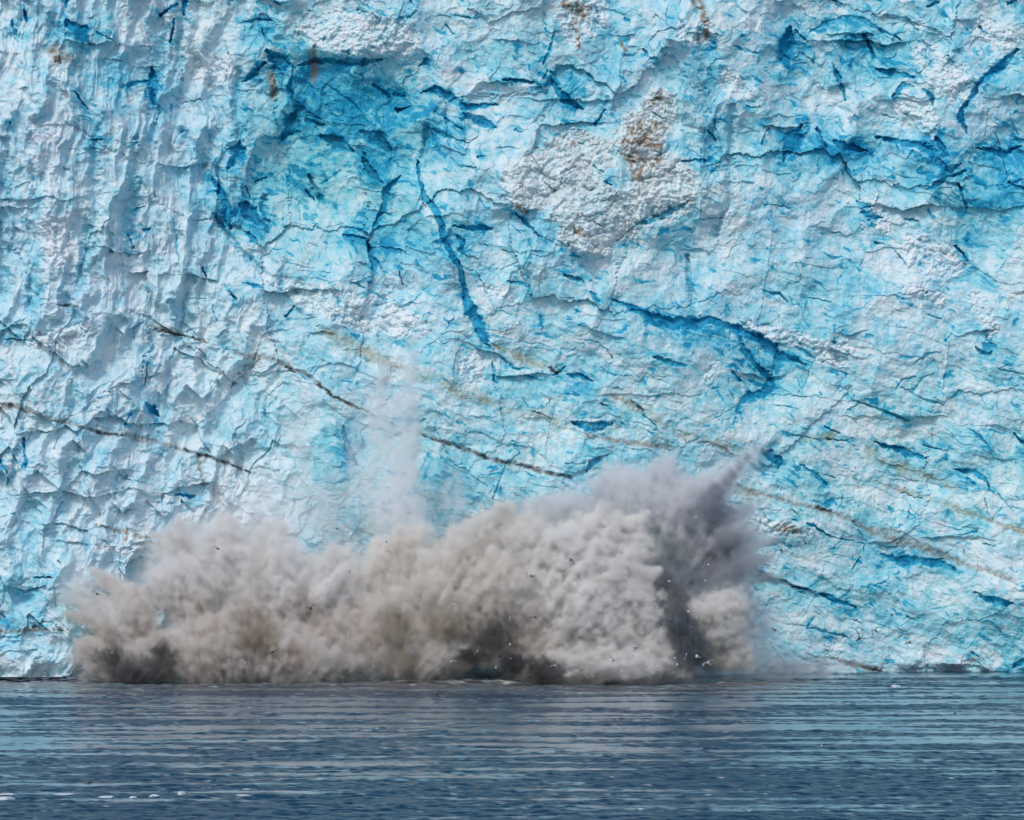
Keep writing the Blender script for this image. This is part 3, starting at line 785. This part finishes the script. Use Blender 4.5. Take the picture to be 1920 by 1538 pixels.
def plume(name, label, lobes, jets, origin, albedo, density, core_iso, core_cols, seed, h=.30, depth=8.5, erode=.75, soft=.22, cat='spray', streaky=1.0, anf=15, raf=9, grain=3.2, aniso=0.0, halo=.035, zr=(0, 60)):
    """lobes: (u, v, ru, rv, y, strength) ellipsoids of spray; jets: ((u, v), (u, v), r0, r1, y); origin: pixel the spray flies out of."""
    L = []
    for u, v, ru, rv, y, s in lobes:
        x, _, z = wpt(u, v, y)
        sc = (DIST + y) / FPX
        L.append((x, y, z, ru * sc, min(depth, .8 * max(ru, rv) * sc), rv * sc, s))
    for (ua, va), (ub, vb), r0, r1, y in jets:
        for i in range(9):
            t = i / 8
            x, _, z = wpt(ua + (ub - ua) * t, va + (vb - va) * t, y)
            sc = (DIST + y) / FPX
            r = (r0 + (r1 - r0) * t) * sc
            L.append((x, y, z, r, r, r, 1.15 - .3 * t))
    A = np.array(L)
    pad = 3.0
    lo = np.array([(A[:, i] - A[:, 3 + i]).min() - pad for i in range(3)])
    hi = np.array([(A[:, i] + A[:, 3 + i]).max() + pad for i in range(3)])
    lo[2] = max(lo[2], -1.0)
    n = [int(np.ceil((hi[i] - lo[i]) / h)) + 1 for i in range(3)]
    Z, Y, X = np.meshgrid(*[(lo[i] + np.arange(n[i]) * h).astype(F) for i in (2, 1, 0)], indexing='ij')
    # warp, then the lobes, then noise that streams away from the impact
    q = fbm3(X / 9, Y / 9, Z / 9, seed, 2)
    q2 = fbm3(X / 9 + 40, Y / 9, Z / 9 + 7, seed + 3, 2)
    Xw, Zw = X + 2.6 * q, Z + 2.6 * q2
    f = np.full(X.shape, -1.0, F)
    fj = np.full(X.shape, -1.0, F)
    for li, (x, y, z, a, b, c_, s) in enumerate(L):
        if li >= len(lobes):
            d = np.sqrt(((X + .5 * q - x) / a) ** 2 + ((Y - y) / b) ** 2 + ((Z + .5 * q2 - z) / c_) ** 2)
            fj = np.maximum(fj, s * (1 - d))
            continue
        d = np.sqrt(((Xw - x) / a) ** 2 + ((Y - y) / b) ** 2 + ((Zw - z) / c_) ** 2)
        v_ = s * (1 - d)
        m = np.maximum(f, v_)
        f = m + .06 * np.exp(-np.abs(f - v_) * 9)
    ox, _, oz = wpt(origin[0], origin[1], 0)
    ra = np.sqrt((X - ox) ** 2 + (Z - oz) ** 2 + 9)
    an = np.arctan2(X - ox, Z - oz)
    st = fbm3(an * anf + .8 * q, ra / raf + .8 * q2, Y / 3.5, seed + 7, 4, .6)
    bl = .35 * billow3(X / 7.5 + q, Y / 5.5, Z / 7.5 + q2, seed + 11, 4, .6) + 1.0 * fbm3(X / 4.2 + q, Y / 4, Z / 4.2 + q2, seed + 12, 5, .68)
    fine = fbm3(X / 1.35 + .8 * st, Y / 1.35, Z / 1.35 - .8 * st, seed + 17, 3, .7) * 1.5
    g = f + erode * (.68 * bl + .50 * streaky * st) + .27 * fine
    gl = g
    g = np.maximum(g, .62 * fj + .16 * bl + .12 * st + .05 * fine)
    dn = sstep(0.0, soft, g) * (.25 + .75 * np.clip(g / .5, 0, 1)) * np.clip(.75 + 1.7 * fine, .05, 2)
    dn = dn * (1 + 1.2 * sstep(.1, .7, fj))
    dn = dn + halo * sstep(-.45, .15, g) * np.clip(.6 + 1.2 * bl, 0, 2)
    dn = dn * sstep(-.6, .3, Z)
    dn = dn.astype(F)
    for sl in (np.s_[0], np.s_[-1], np.s_[:, 0], np.s_[:, -1], np.s_[:, :, 0], np.s_[:, :, -1]):
        dn[sl] = 0
    lm = bpy.data.meshes.new(name + '_lattice')
    lm.vertices.add(dn.size)
    add_attr(lm, 'dens', dn)
    lat = bpy.data.objects.new(name + '_lattice', lm)
    wmat = water_mat(name + '_water', *core_cols)
    root = None
    if core_iso is not None:
        core_f = (gl * sstep(-.3, .6, Z)).astype(F)
        core_iso = min(core_iso, float(core_f.max()) * .75)
        for sl in (np.s_[0], np.s_[-1], np.s_[:, 0], np.s_[:, -1], np.s_[:, :, 0], np.s_[:, :, -1]):
            core_f[sl] = 0
        lm2 = bpy.data.meshes.new('t')
        lm2.vertices.add(dn.size)
        add_attr(lm2, 'dens', np.clip(core_f, 0, 4))
        lat2 = bpy.data.objects.new('t', lm2)
        tmp = link('t', bpy.data.meshes.new('t'))
        tmp.modifiers.new('g', 'NODES').node_group = volume_tree('t', lat2, tuple(lo), h, n, None, core_iso, wmat)
        dg = bpy.context.evaluated_depsgraph_get()
        dg.update()
        cm = bpy.data.meshes.new_from_object(tmp.evaluated_get(dg), depsgraph=dg)
        cm.name = name
        bpy.data.objects.remove(tmp)
        bpy.data.objects.remove(lat2)
        cm = largest(cm)
        cm.materials.clear()
        cm.materials.append(wmat)
        cm.polygons.foreach_set('use_smooth', np.ones(len(cm.polygons), bool))
        root = link(name, cm, label=label, category=cat)
        print(name, 'core', len(cm.polygons))
    vol = bpy.data.volumes.new('mist')
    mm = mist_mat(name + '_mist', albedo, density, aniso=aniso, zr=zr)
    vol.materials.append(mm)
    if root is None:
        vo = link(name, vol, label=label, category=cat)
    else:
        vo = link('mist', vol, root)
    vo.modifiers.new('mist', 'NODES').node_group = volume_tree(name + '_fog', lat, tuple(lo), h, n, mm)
    print(name, n, round(float(dn.mean()), 3), round(time.time() - T0, 1))
    return root


plume('spray_plume', 'tan grey plume of spray bursting up at the left end of the splash',
      [(235, 1165, 85, 75, -15, 1), (190, 1235, 70, 50, -17, 1), (300, 1230, 90, 55, -17, 1), (370, 1100, 95, 100, -13, 1), (430, 1035, 75, 75, -12, 1), (330, 1010, 45, 50, -11, .8),
       (500, 1120, 110, 120, -13, 1), (540, 1220, 140, 70, -17, 1), (600, 1130, 95, 110, -12, 1), (670, 1190, 110, 95, -15, 1), (510, 1010, 45, 50, -11, .8), (420, 1210, 120, 80, -17, 1), (640, 1060, 50, 50, -10, .6), (150, 1120, 50, 50, -13, .55)],
      [((600, 1120), (655, 1050), 30, 8, -18), ((460, 1050), (430, 975), 32, 16, -13), ((520, 1040), (535, 985), 26, 12, -12), ((340, 1050), (290, 1000), 30, 14, -12), ((250, 1120), (180, 1075), 36, 18, -14), ((230, 1200), (130, 1150), 34, 16, -15)],
      (470, 1420), ((.99, .98, .97), (.87, .83, .79)), 1.8, .8, ((.42, .38, .33), (.20, .18, .16)), 301, soft=.42, streaky=1.0, zr=(0, 22))
plume('spray_plume', 'cream coloured spray plume in the middle, boiling beneath the falling ice powder',
      [(760, 1160, 90, 90, -14, 1), (800, 1230, 120, 50, -18, 1), (850, 1140, 110, 110, -15, 1), (880, 1060, 100, 80, -13, 1), (950, 1010, 110, 70, -12, 1), (960, 1110, 120, 100, -15, 1), (1000, 1210, 120, 60, -16, 1), (730, 1080, 60, 60, -11, .8), (760, 1040, 60, 50, -10, .6)],
      [((720, 1090), (705, 1010), 26, 8, -12), ((780, 1080), (790, 1000), 30, 12, -11), ((900, 1000), (960, 950), 40, 18, -12), ((800, 1200), (765, 1140), 30, 16, -20)],
      (700, 1360), ((.99, .972, .94), (.83, .80, .76)), 1.8, .8, ((.52, .47, .40), (.26, .24, .20)), 331, soft=.36, streaky=1.3, zr=(0, 24))
plume('spray_plume', 'bright billowing burst of spray, densest and whitest part right of centre',
      [(1060, 1070, 110, 95, -16, 1), (1110, 1150, 120, 110, -18, 1), (1170, 1130, 85, 80, -19, 1), (1190, 1200, 90, 70, -19, 1), (1130, 1240, 150, 45, -20, 1), (1120, 1010, 80, 60, -15, 1), (1170, 1030, 55, 45, -16, .9), (1340, 1155, 60, 60, -19, 1), (1370, 1210, 55, 55, -18, .8)],
      [((1180, 1100), (1235, 1070), 34, 12, -20), ((1160, 1000), (1215, 960), 28, 8, -16), ((1090, 1000), (1140, 950), 30, 8, -15), ((1330, 1150), (1265, 1145), 34, 14, -20), ((1240, 1240), (1330, 1190), 30, 10, -21)],
      (880, 1340), ((.996, .988, .972), (.92, .90, .88)), 3.2, .75, ((.62, .58, .52), (.38, .36, .33)), 361, streaky=1.05, zr=(-4, 24))
plume('spray_plume', 'smoky blue grey plume thrown up and out at the right end of the splash',
      [(1180, 930, 100, 70, -10, 1), (1240, 960, 110, 100, -11, 1), (1310, 1020, 105, 110, -12, 1), (1360, 1040, 70, 80, -12, 1), (1260, 1120, 110, 110, -12, 1), (1280, 1210, 100, 80, -14, 1), (1230, 880, 60, 40, -9, .8), (1050, 960, 90, 50, -9, .8), (1370, 1150, 60, 90, -11, .9)],
      [((1290, 975), (1425, 838), 66, 20, -12), ((1270, 910), (1240, 840), 40, 14, -10), ((1370, 1010), (1425, 985), 44, 12, -12), ((1390, 1060), (1445, 1045), 40, 9, -12), ((1150, 920), (1180, 870), 30, 12, -10), ((1280, 930), (1350, 872), 40, 13, -12), ((1380, 1080), (1455, 1085), 36, 13, -12), ((1360, 980), (1435, 935), 40, 12, -12), ((1240, 900), (1270, 845), 34, 12, -11), ((1350, 1030), (1460, 1010), 40, 12, -12), ((1340, 1000), (1400, 950), 30, 8, -12)],
      (1120, 1220), ((.95, .955, .965), (.62, .64, .68)), .75, .85, ((.42, .43, .46), (.30, .31, .33)), 391, soft=.45, streaky=2.0, erode=.6, zr=(8, 30))
plume('spray_jet', 'dark pointed wisp of spray shooting up and right from the top of the smoky plume',
      [(1305, 965, 34, 34, -14, .8)], [((1300, 970), (1418, 842), 40, 9, -16)], (1120, 1220), ((.66, .68, .73), (.55, .57, .62)), 1.5, None, ((.1, .1, .1), (.1, .1, .1)), 402, soft=.5, cat='spray', halo=.01, streaky=2.0)
plume('spray_jet', 'grey pointed wisp of spray reaching farthest right from the smoky plume',
      [(1370, 1065, 34, 24, -14, .8)], [((1360, 1070), (1448, 1044), 34, 8, -16), ((1350, 1010), (1432, 1000), 34, 8, -15)], (1120, 1220), ((.72, .74, .78), (.58, .60, .65)), 1.2, None, ((.1, .1, .1), (.1, .1, .1)), 406, soft=.5, cat='spray', halo=.01, streaky=2.0)
# dark silty water thrown up at the foot of the splash
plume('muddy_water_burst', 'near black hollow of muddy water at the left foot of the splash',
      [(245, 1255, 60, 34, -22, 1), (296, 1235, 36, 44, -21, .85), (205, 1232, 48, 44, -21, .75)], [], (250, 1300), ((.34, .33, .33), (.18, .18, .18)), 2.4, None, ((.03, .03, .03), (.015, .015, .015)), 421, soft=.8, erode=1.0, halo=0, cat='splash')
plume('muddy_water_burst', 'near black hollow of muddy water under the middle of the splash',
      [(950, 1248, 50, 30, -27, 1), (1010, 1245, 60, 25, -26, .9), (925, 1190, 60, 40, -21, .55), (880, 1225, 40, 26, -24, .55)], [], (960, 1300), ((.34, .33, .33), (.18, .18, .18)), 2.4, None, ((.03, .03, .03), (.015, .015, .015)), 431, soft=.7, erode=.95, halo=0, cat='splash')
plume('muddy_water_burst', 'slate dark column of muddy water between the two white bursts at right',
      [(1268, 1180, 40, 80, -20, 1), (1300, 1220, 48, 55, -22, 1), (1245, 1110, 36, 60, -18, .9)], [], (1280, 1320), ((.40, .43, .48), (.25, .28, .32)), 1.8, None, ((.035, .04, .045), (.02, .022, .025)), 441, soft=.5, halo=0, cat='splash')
# powdered ice pouring down the face
plume('muddy_water_burst', 'brown patch of silty water churning low in the left grey plume',
      [(500, 1190, 60, 45, -22, .8), (545, 1225, 50, 35, -23, .8), (455, 1165, 40, 40, -21, .6)], [((510, 1200), (470, 1130), 24, 10, -22)], (510, 1290), ((.74, .66, .56), (.50, .43, .35)), 1.6, None, ((.10, .08, .06), (.05, .04, .03)), 446, soft=.5, halo=0, cat='splash')
plume('muddy_water_burst', 'olive brown spout of silty water left of the foam line',
      [(745, 1185, 34, 45, -24, .8), (748, 1235, 26, 30, -25, .8), (840, 1170, 45, 45, -22, .6)], [((750, 1250), (740, 1170), 16, 14, -25)], (748, 1290), ((.74, .69, .60), (.52, .47, .39)), 1.6, None, ((.10, .09, .06), (.05, .045, .03)), 448, soft=.5, halo=0, cat='splash')
plume('falling_ice_powder', 'white column of powdered ice pouring down the face into the splash',
      [(760, 930, 48, 180, -6, .9), (765, 790, 36, 180, -5, .7), (780, 1000, 56, 100, -7, .9), (730, 980, 50, 130, -6, .8), (715, 800, 26, 170, -5, .55)], [((776, 640), (770, 830), 10, 26, -4), ((748, 700), (742, 900), 10, 24, -4)],
      (765, -6000), ((.99, .99, .99), (.98, .98, .985)), .62, None, ((.7, .7, .7), (.5, .5, .5)), 451, cat='ice fall', streaky=2.2, anf=420, raf=30, depth=3, soft=.5, erode=.30, halo=.02)
plume('falling_ice_powder', 'faint veil of powdered ice hanging left of the white falling column',
      [(600, 950, 100, 110, -5, .8), (680, 880, 60, 220, -4, .7), (490, 960, 80, 80, -6, .6), (850, 930, 60, 90, -5, .5), (560, 830, 40, 140, -4, .6), (705, 760, 22, 170, -4, .5)], [], (650, -4000), ((.99, .99, .99), (.97, .98, .985)), .34, None, ((.7, .7, .7), (.5, .5, .5)), 471, cat='ice fall', streaky=2.2, anf=170, raf=24, depth=3, soft=.6, erode=.32, halo=.02)
plume('drifting_mist', 'thin mist drifting low over the water right of the splash',
      [(1440, 1245, 110, 35, -8, .8), (1540, 1255, 90, 20, -6, .6), (1420, 1190, 60, 70, -8, .6)], [], (1400, 1300), ((.98, .985, .99), (.96, .97, .98)), .3, None, ((.7, .7, .7), (.5, .5, .5)), 481, cat='mist', depth=4)
print('spray', round(time.time() - T0, 1))
#SPRAYEND
# ------------------------------------------------------------------ birds, flying ice, floating ice
def mesh_from(name, verts, faces, mat, smooth=True):
    me = bpy.data.meshes.new(name)
    me.from_pydata([tuple(map(float, v)) for v in verts], [], faces)
    me.materials.append(mat)
    me.polygons.foreach_set('use_smooth', np.full(len(me.polygons), smooth, bool))
    me.update()
    return me


def bird_mesh(name, mat, lift, bend, sweep, fold=1.0, back=0.0):
    """One body: spindle with head, bill and fan tail, and two jointed, tapering wings grown out of its flanks. Nose towards +X, span 1.3 m."""
    v, f = [], []
    prof = [(-.34, .012, .0), (-.26, .03, .0), (-.16, .052, .0), (-.04, .072, -.004), (.06, .070, .0), (.14, .045, .014), (.18, .040, .03), (.22, .036, .032), (.25, .018, .026), (.30, .006, .016)]
    K = 8
    for x, r, z in prof:
        for i in range(K):
            a = 2 * math.pi * i / K
            v.append((x, r * math.cos(a), z + r * .92 * math.sin(a)))
    for s in range(len(prof) - 1):
        for i in range(K):
            a, b = s * K + i, s * K + (i + 1) % K
            f.append((a, b, b + K, a + K))
    f.append(tuple(range(K))[::-1])
    f.append(tuple(range((len(prof) - 1) * K, len(prof) * K)))
    t = len(v)                                                     # tail fan
    v += [(-.30, -.02, .004), (-.30, .02, .004), (-.46, .085, .0), (-.48, 0, .0), (-.46, -.085, .0), (-.30, -.02, -.008), (-.30, .02, -.008), (-.46, .085, -.008), (-.48, 0, -.008), (-.46, -.085, -.008)]
    f += [(t, t + 1, t + 2, t + 3, t + 4), (t + 9, t + 8, t + 7, t + 6, t + 5)] + [(t + i, t + 5 + i, t + 5 + (i + 1) % 5, t + (i + 1) % 5) for i in range(5)]
    for s in (-1, 1):
        st = []
        y = z = x = 0.0
        n = 9
        for i in range(n):
            q = i / (n - 1)
            ang = R(lift) if q < .42 else R(lift - bend)
            if i:
                y += math.cos(ang) * .65 / (n - 1) * fold
                z += math.sin(ang) * .65 / (n - 1) * fold
                x += (.05 if q < .42 else -sweep * .1)
            ch = .17 * (1 - q) ** .55 + .03 if q < 1 else .02
            st.append((x + back * q, y + .04, z + .02, ch))
        b = len(v)
        for (x_, y_, z_, ch) in st:
            v += [(x_ + ch * .45, s * y_, z_), (x_ + ch * .1, s * y_, z_ + .016), (x_ - ch * .55, s * y_, z_ + .003), (x_ - ch * .1, s * y_, z_ - .006)]
        for i in range(n - 1):
            for j in range(4):
                a, c_ = b + i * 4 + j, b + i * 4 + (j + 1) % 4
                q_ = (a, a + 4, c_ + 4, c_)
                f.append(q_ if s > 0 else q_[::-1])
        f.append(tuple(b + (n - 1) * 4 + j for j in range(4)))
        f.append(tuple(b + j for j in range(4))[::-1])
    return mesh_from(name, v, f, mat)


def plain(name, ca, cb, scale, rough=.7, **kw):
    k = NT(name)
    tc = k.n('ShaderNodeTexCoord').outputs['Object']
    n = k.n('ShaderNodeTexNoise', {'Vector': tc, 'Scale': scale, 'Detail': 4}).outputs[0]
    f = k.n('ShaderNodeMapRange', {0: n, 1: .4, 2: .6}).outputs[0]
    p = k.n('ShaderNodeBsdfPrincipled', {'Base Color': k.mix(f, (*ca, 1), (*cb, 1)), 'Roughness': rough, **kw})
    k.t.links.new(p.outputs[0], k.out.inputs[0])
    return k.m


FEA_D = plain('dark_feathers', (.02, .018, .018), (.05, .045, .04), 9)
FEA_P = plain('pale_feathers', (.55, .55, .55), (.30, .30, .31), 9)
POSE = {'glide': (12, 24, .6), 'up': (48, 20, .4), 'down': (-18, 22, .5), 'soar': (4, 6, .3), 'bent': (34, 62, 1.0)}
BM = {(p, c): bird_mesh('seabird', m, *POSE[p]) for p in POSE for c, m in (('d', FEA_D), ('p', FEA_P))}
# u, v, colour, pose, heading (deg, 0 = flying right), bank, size, label, category
BIRDS = [
    (408, 1029, 'd', 'glide', 200, 20, 1.05, 'dark seabird gliding in front of the tallest left hand puff of spray'),
    (182, 1114, 'd', 'glide', 20, -22, 1.15, 'dark seabird with drooping wings at the upper left edge of the spray'),
    (460, 1243, 'p', 'up', 60, 10, 1.1, 'pale seabird wings raised low before the left spray, beside brown patches'),
    (595, 1121, 'p', 'glide', 300, 25, 1.2, 'slim pale seabird banking just above the large dark one'),
    (583, 1141, 'd', 'bent', 290, 28, 1.35, 'large dark seabird with bent wings against the left grey spray'),
    (652, 1187, 'p', 'up', 90, 5, .8, 'pale and dark seabird seen head on between the left and middle plumes'),
    (512, 1223, 'd', 'glide', 310, 22, 1.15, 'dark seabird skimming over the brown patch of the left plume'),
    (677, 1261, 'd', 'bent', 320, 30, 1.0, 'dark seabird close to the water left of the foam line'),
    (846, 1240, 'p', 'up', 70, -35, .95, 'pale seabird with raised wings in the cream middle plume'),
    (895, 1221, 'p', 'soar', 80, 60, .7, 'tiny pale seabird on edge left of the black hollow'),
    (938, 1230, 'd', 'glide', 15, -8, 1.5, 'broad winged dark seabird sweeping over the black middle hollow'),
    (998, 1081, 'd', 'bent', 180, 5, .9, 'small black seabird amid the streaked top of the middle plume'),
    (1071, 1050, 'd', 'down', 60, -40, 1.0, 'black seabird banked steeply before the brightest curl of spray'),
    (972, 1131, 'p', 'up', 95, 8, .85, 'pale seabird with upright wings over the grey middle spray'),
    (1003, 1158, 'd', 'soar', 185, -6, .95, 'dark seabird with level wings over the darkest grey streaks'),
    (1040, 1248, 'p', 'soar', 350, 14, .8, 'pale seabird low over the water right of the black hollow'),
    (1105, 1250, 'p', 'glide', 175, 0, .7, 'pale seabird low before the foot of the white burst'),
    (1150, 1239, 'd', 'up', 110, 20, .9, 'grey seabird turning at the foot of the white burst'),
    (1240, 1172, 'd', 'soar', 70, -30, .7, 'small dark seabird among flying ice right of the white burst'),
    (1327, 1243, 'p', 'glide', 330, 25, 1.05, 'pale seabird before the slate dark column at right'),
    (1466, 1032, 'd', 'up', 95, -48, 1.25, 'dark seabird with wings swept upright beside the plume tips'),
    (1511, 1019, 'd', 'bent', 215, 15, 1.0, 'black seabird over the white snow ledge right of the plume'),
    (1452, 1182, 'd', 'bent', 200, 20, 1.0, 'black seabird right of the smoky plume, above the thin mist'),
    (1536, 1152, 'p', 'glide', 20, -28, .95, 'pale seabird against smooth pale ice beneath the blue slit'),
    (1546, 1196, 'd', 'soar', 0, 3, .8, 'thin dark seabird seen flat on above the drifting mist'),
    (1590, 1196, 'd', 'glide', 180, 4, .55, 'tiny dark seabird on the end of a blue streak'),
    (1611, 1198, 'd', 'up', 40, -38, 1.35, 'large dark seabird rising diagonally over the lower right ice'),
    (1642, 1183, 'd', 'bent', 300, 42, 1.05, 'dark seabird diving with bent wings over the lower right ice'),
    (1672, 1153, 'd', 'soar', 90, 2, 1.0, 'dark seabird with straight level wings, topmost of the right hand flock'),
    (1705, 1205, 'd', 'glide', 350, 10, .9, 'faint dark seabird low, right of the large rising one'),
    (1805, 1168, 'p', 'bent', 75, 20, 1.2, 'pale seabird with curved wings, farthest right of the flock'),
    (1786, 1253, 'd', 'up', 30, -50, .6, 'tiny dark seabird just above the waterline at far right'),
    (1539, 846, 'd', 'bent', 90, 15, .6, 'lone small grey seabird high over the olive seams'),
    (820, 1303, 'd', 'bent', 330, 25, 1.2, 'dark seabird with bent wing over the dull water below the foam'),
    (1455, 1321, 'd', 'up', 85, 12, 1.15, 'dark seabird making a V over the pale water at right'),
    (1033, 1316, 'd', 'bent', 310, 35, .8, 'small dark seabird over the brownish water below the splash'),
]
for i, (u, v, c_, pz, hd, bank, sz, lb) in enumerate(BIRDS):
    y = -34 - (i * 7) % 9
    if v > 1290:
        y = -58
    b = link('seabird', BM[(pz, c_)], label=lb, category='bird', group='seabirds wheeling round the splash')
    b.location = wpt(u, v, y)
    b.rotation_euler = (R(bank) * (1 if math.cos(R(hd)) < 0 else -1), R(-14), R(90 + 38 * math.cos(R(hd)) * (1 if i % 2 else -1)))
    b.scale = (sz * 1.5,) * 3

ICE = plain('broken_ice', (.66, .71, .75), (.45, .58, .66), 2.5, .45, IOR=1.3)
ICE_D = plain('dirty_ice', (.10, .11, .12), (.05, .055, .06), 2.5, .5)


def chunk_mesh(name, seed, mat, flat=1.0, lumps=26):
    import bmesh
    rs = np.random.RandomState(seed)
    bm = bmesh.new()
    P = rs.randn(lumps, 3)
    P /= np.linalg.norm(P, axis=1)[:, None]
    P *= (.35 + .2 * rs.rand(lumps))[:, None]
    P[:, 2] *= flat
    vs = [bm.verts.new(p) for p in P]
    r = bmesh.ops.convex_hull(bm, input=vs)
    bmesh.ops.delete(bm, geom=list({g for g in r['geom_interior'] + r['geom_unused'] if isinstance(g, bmesh.types.BMVert)}), context='VERTS')
    bmesh.ops.bevel(bm, geom=list(bm.edges), offset=.03, segments=1, affect='EDGES')
    me = bpy.data.meshes.new(name)
    bm.to_mesh(me)
    bm.free()
    me.materials.append(mat)
    return me


CM = [chunk_mesh('ice_chunk', 500 + i, ICE, .8) for i in range(6)]
CD = [chunk_mesh('ice_chunk', 520 + i, ICE_D, .8) for i in range(4)]
rnd = random.Random(77)
BIG = [(1307, 1231, .62, 'largest white ice chunk flying before the slate dark column'), (1191, 1214, .70, 'long white ice chunk flying over the foot of the white burst'), (1233, 1139, .42, 'white ice chunk flying at the upper edge of the dark gap'),
       (1270, 1246, .38, 'white ice chunk falling low in the dark column'), (1328, 1059, .4, 'white ice chunk flying alone high before the smoky plume'), (1305, 970, .42, 'white ice chunk flying near the top of the smoky plume'), (930, 1252, .4, 'white ice chunk lit against the black middle hollow')]
for u, v, s, lb in BIG:
    o = link('ice_chunk', CM[rnd.randrange(6)], label=lb, category='ice chunk', group='ice chunks thrown up by the splash')
    o.location = wpt(u, v, -33)
    o.scale = (s * rnd.uniform(.8, 1.3), s, s * rnd.uniform(.8, 1.4))
    o.rotation_euler = (rnd.random() * 6, rnd.random() * 6, rnd.random() * 6)
FIELDS = [((1180, 1060, 1340, 1265), 58, CM, 'tiny white ice fragment flying in the dark gap right of the white burst', (.12, .3)), ((560, 1010, 880, 1240), 26, CM, 'tiny white ice fragment flying before the left and middle plumes', (.10, .22)),
          ((880, 1060, 1180, 1265), 26, CM, 'tiny white ice fragment flying before the white burst', (.10, .24)), ((190, 1140, 300, 1262), 10, CM, 'tiny white ice fragment flying by the left black hollow', (.10, .22)),
          ((620, 940, 800, 1090), 18, CD, 'tiny dark fragment tumbling in the white ice fall', (.12, .28)), ((1400, 940, 1760, 1240), 16, CD, 'tiny dark fragment flying before the pale ice at right', (.10, .2))]
for (a, b_, c_, d), n, ms, lb, (s0, s1) in FIELDS:
    for i in range(n):
        o = link('ice_fragment', ms[rnd.randrange(len(ms))], label=lb, category='ice fragment', group=lb.replace('tiny ', '').replace('fragment', 'fragments'))
        o.location = wpt(rnd.uniform(a, c_), b_ + (d - b_) * rnd.random() ** .8, rnd.uniform(-36, -28))
        s = rnd.uniform(s0, s1) * rnd.choice([.7, .8, 1.5])
        o.scale = (s, s * .8, s * rnd.uniform(.8, 1.4))
        o.rotation_euler = (rnd.random() * 6, rnd.random() * 6, rnd.random() * 6)
FM = [chunk_mesh('floating_ice', 540 + i, ICE, .45, 34) for i in range(4)]
FD = [chunk_mesh('floating_ice', 550 + i, ICE_D, .4, 34) for i in range(2)]
FLOES = [(340, 1491, 1.3, .9, FM, 'rounded white floe standing tallest in the lower left row'), (288, 1495, 1.9, .7, FM, 'low white floe second left of the tallest one'), (248, 1497, 1.5, .5, FM, 'flat pale floe third in the lower left row'), (200, 1497, 2.6, .6, FM, 'broad pale floe between the flat slab and the row'),
         (120, 1491, 3.4, .35, FM, 'long thin white slab awash at lower left'), (12, 1491, 3.0, .5, FM, 'white floe cut by the left edge, upper of two'), (8, 1501, 3.4, .9, FM, 'white floe cut by the left edge, lower of two'), (456, 1493, 2.6, .4, FM, 'flat white floe at the right end of the lower left row'),
         (165, 1468, 1.6, .6, FD, 'dark floe above the lower left row of ice'), (1202, 1520, 1.2, .5, FM, 'small white floe near the bottom, right of centre'), (1408, 1523, 1.0, .4, FM, 'small dull floe near the bottom at right'), (1540, 1399, .5, .3, FM, 'tiny white floe alone in mid water at right'),
         (1680, 1289, 2.2, 1.0, FM, 'grey white floe beside a dark one near the right waterline'), (1664, 1288, 1.5, .6, FD, 'dark floe touching the grey white one near the right waterline'), (1530, 1275, 1.6, .6, FD, 'dark floe by the right waterline, above a pale slick'), (1576, 1274, 1.0, .5, FD, 'small dark floe by the right waterline'),
         (1790, 1338, .7, .4, FD, 'small dark floe in mid water at far right'), (1555, 1310, .7, .4, FD, 'small dark floe below the right waterline'), (1060, 1281, 1.5, 1.0, FM, 'white ice lump awash at the foot of the white burst')]
for u, v, w, hh, ms, lb in FLOES:
    d = CAM_Z * FPX / (v - HORIZON)
    o = link('floating_ice', ms[rnd.randrange(len(ms))], label=lb, category='floe', group='pieces of ice afloat on the sea')
    o.location = ((u - 960) / FPX * d, d - DIST, hh * .12)
    o.scale = (w * .7, w * .5, hh * 1.5)
    o.rotation_euler = (0, 0, rnd.uniform(-.5, .5))
print('done', round(time.time() - T0, 1))
#SMALLEND
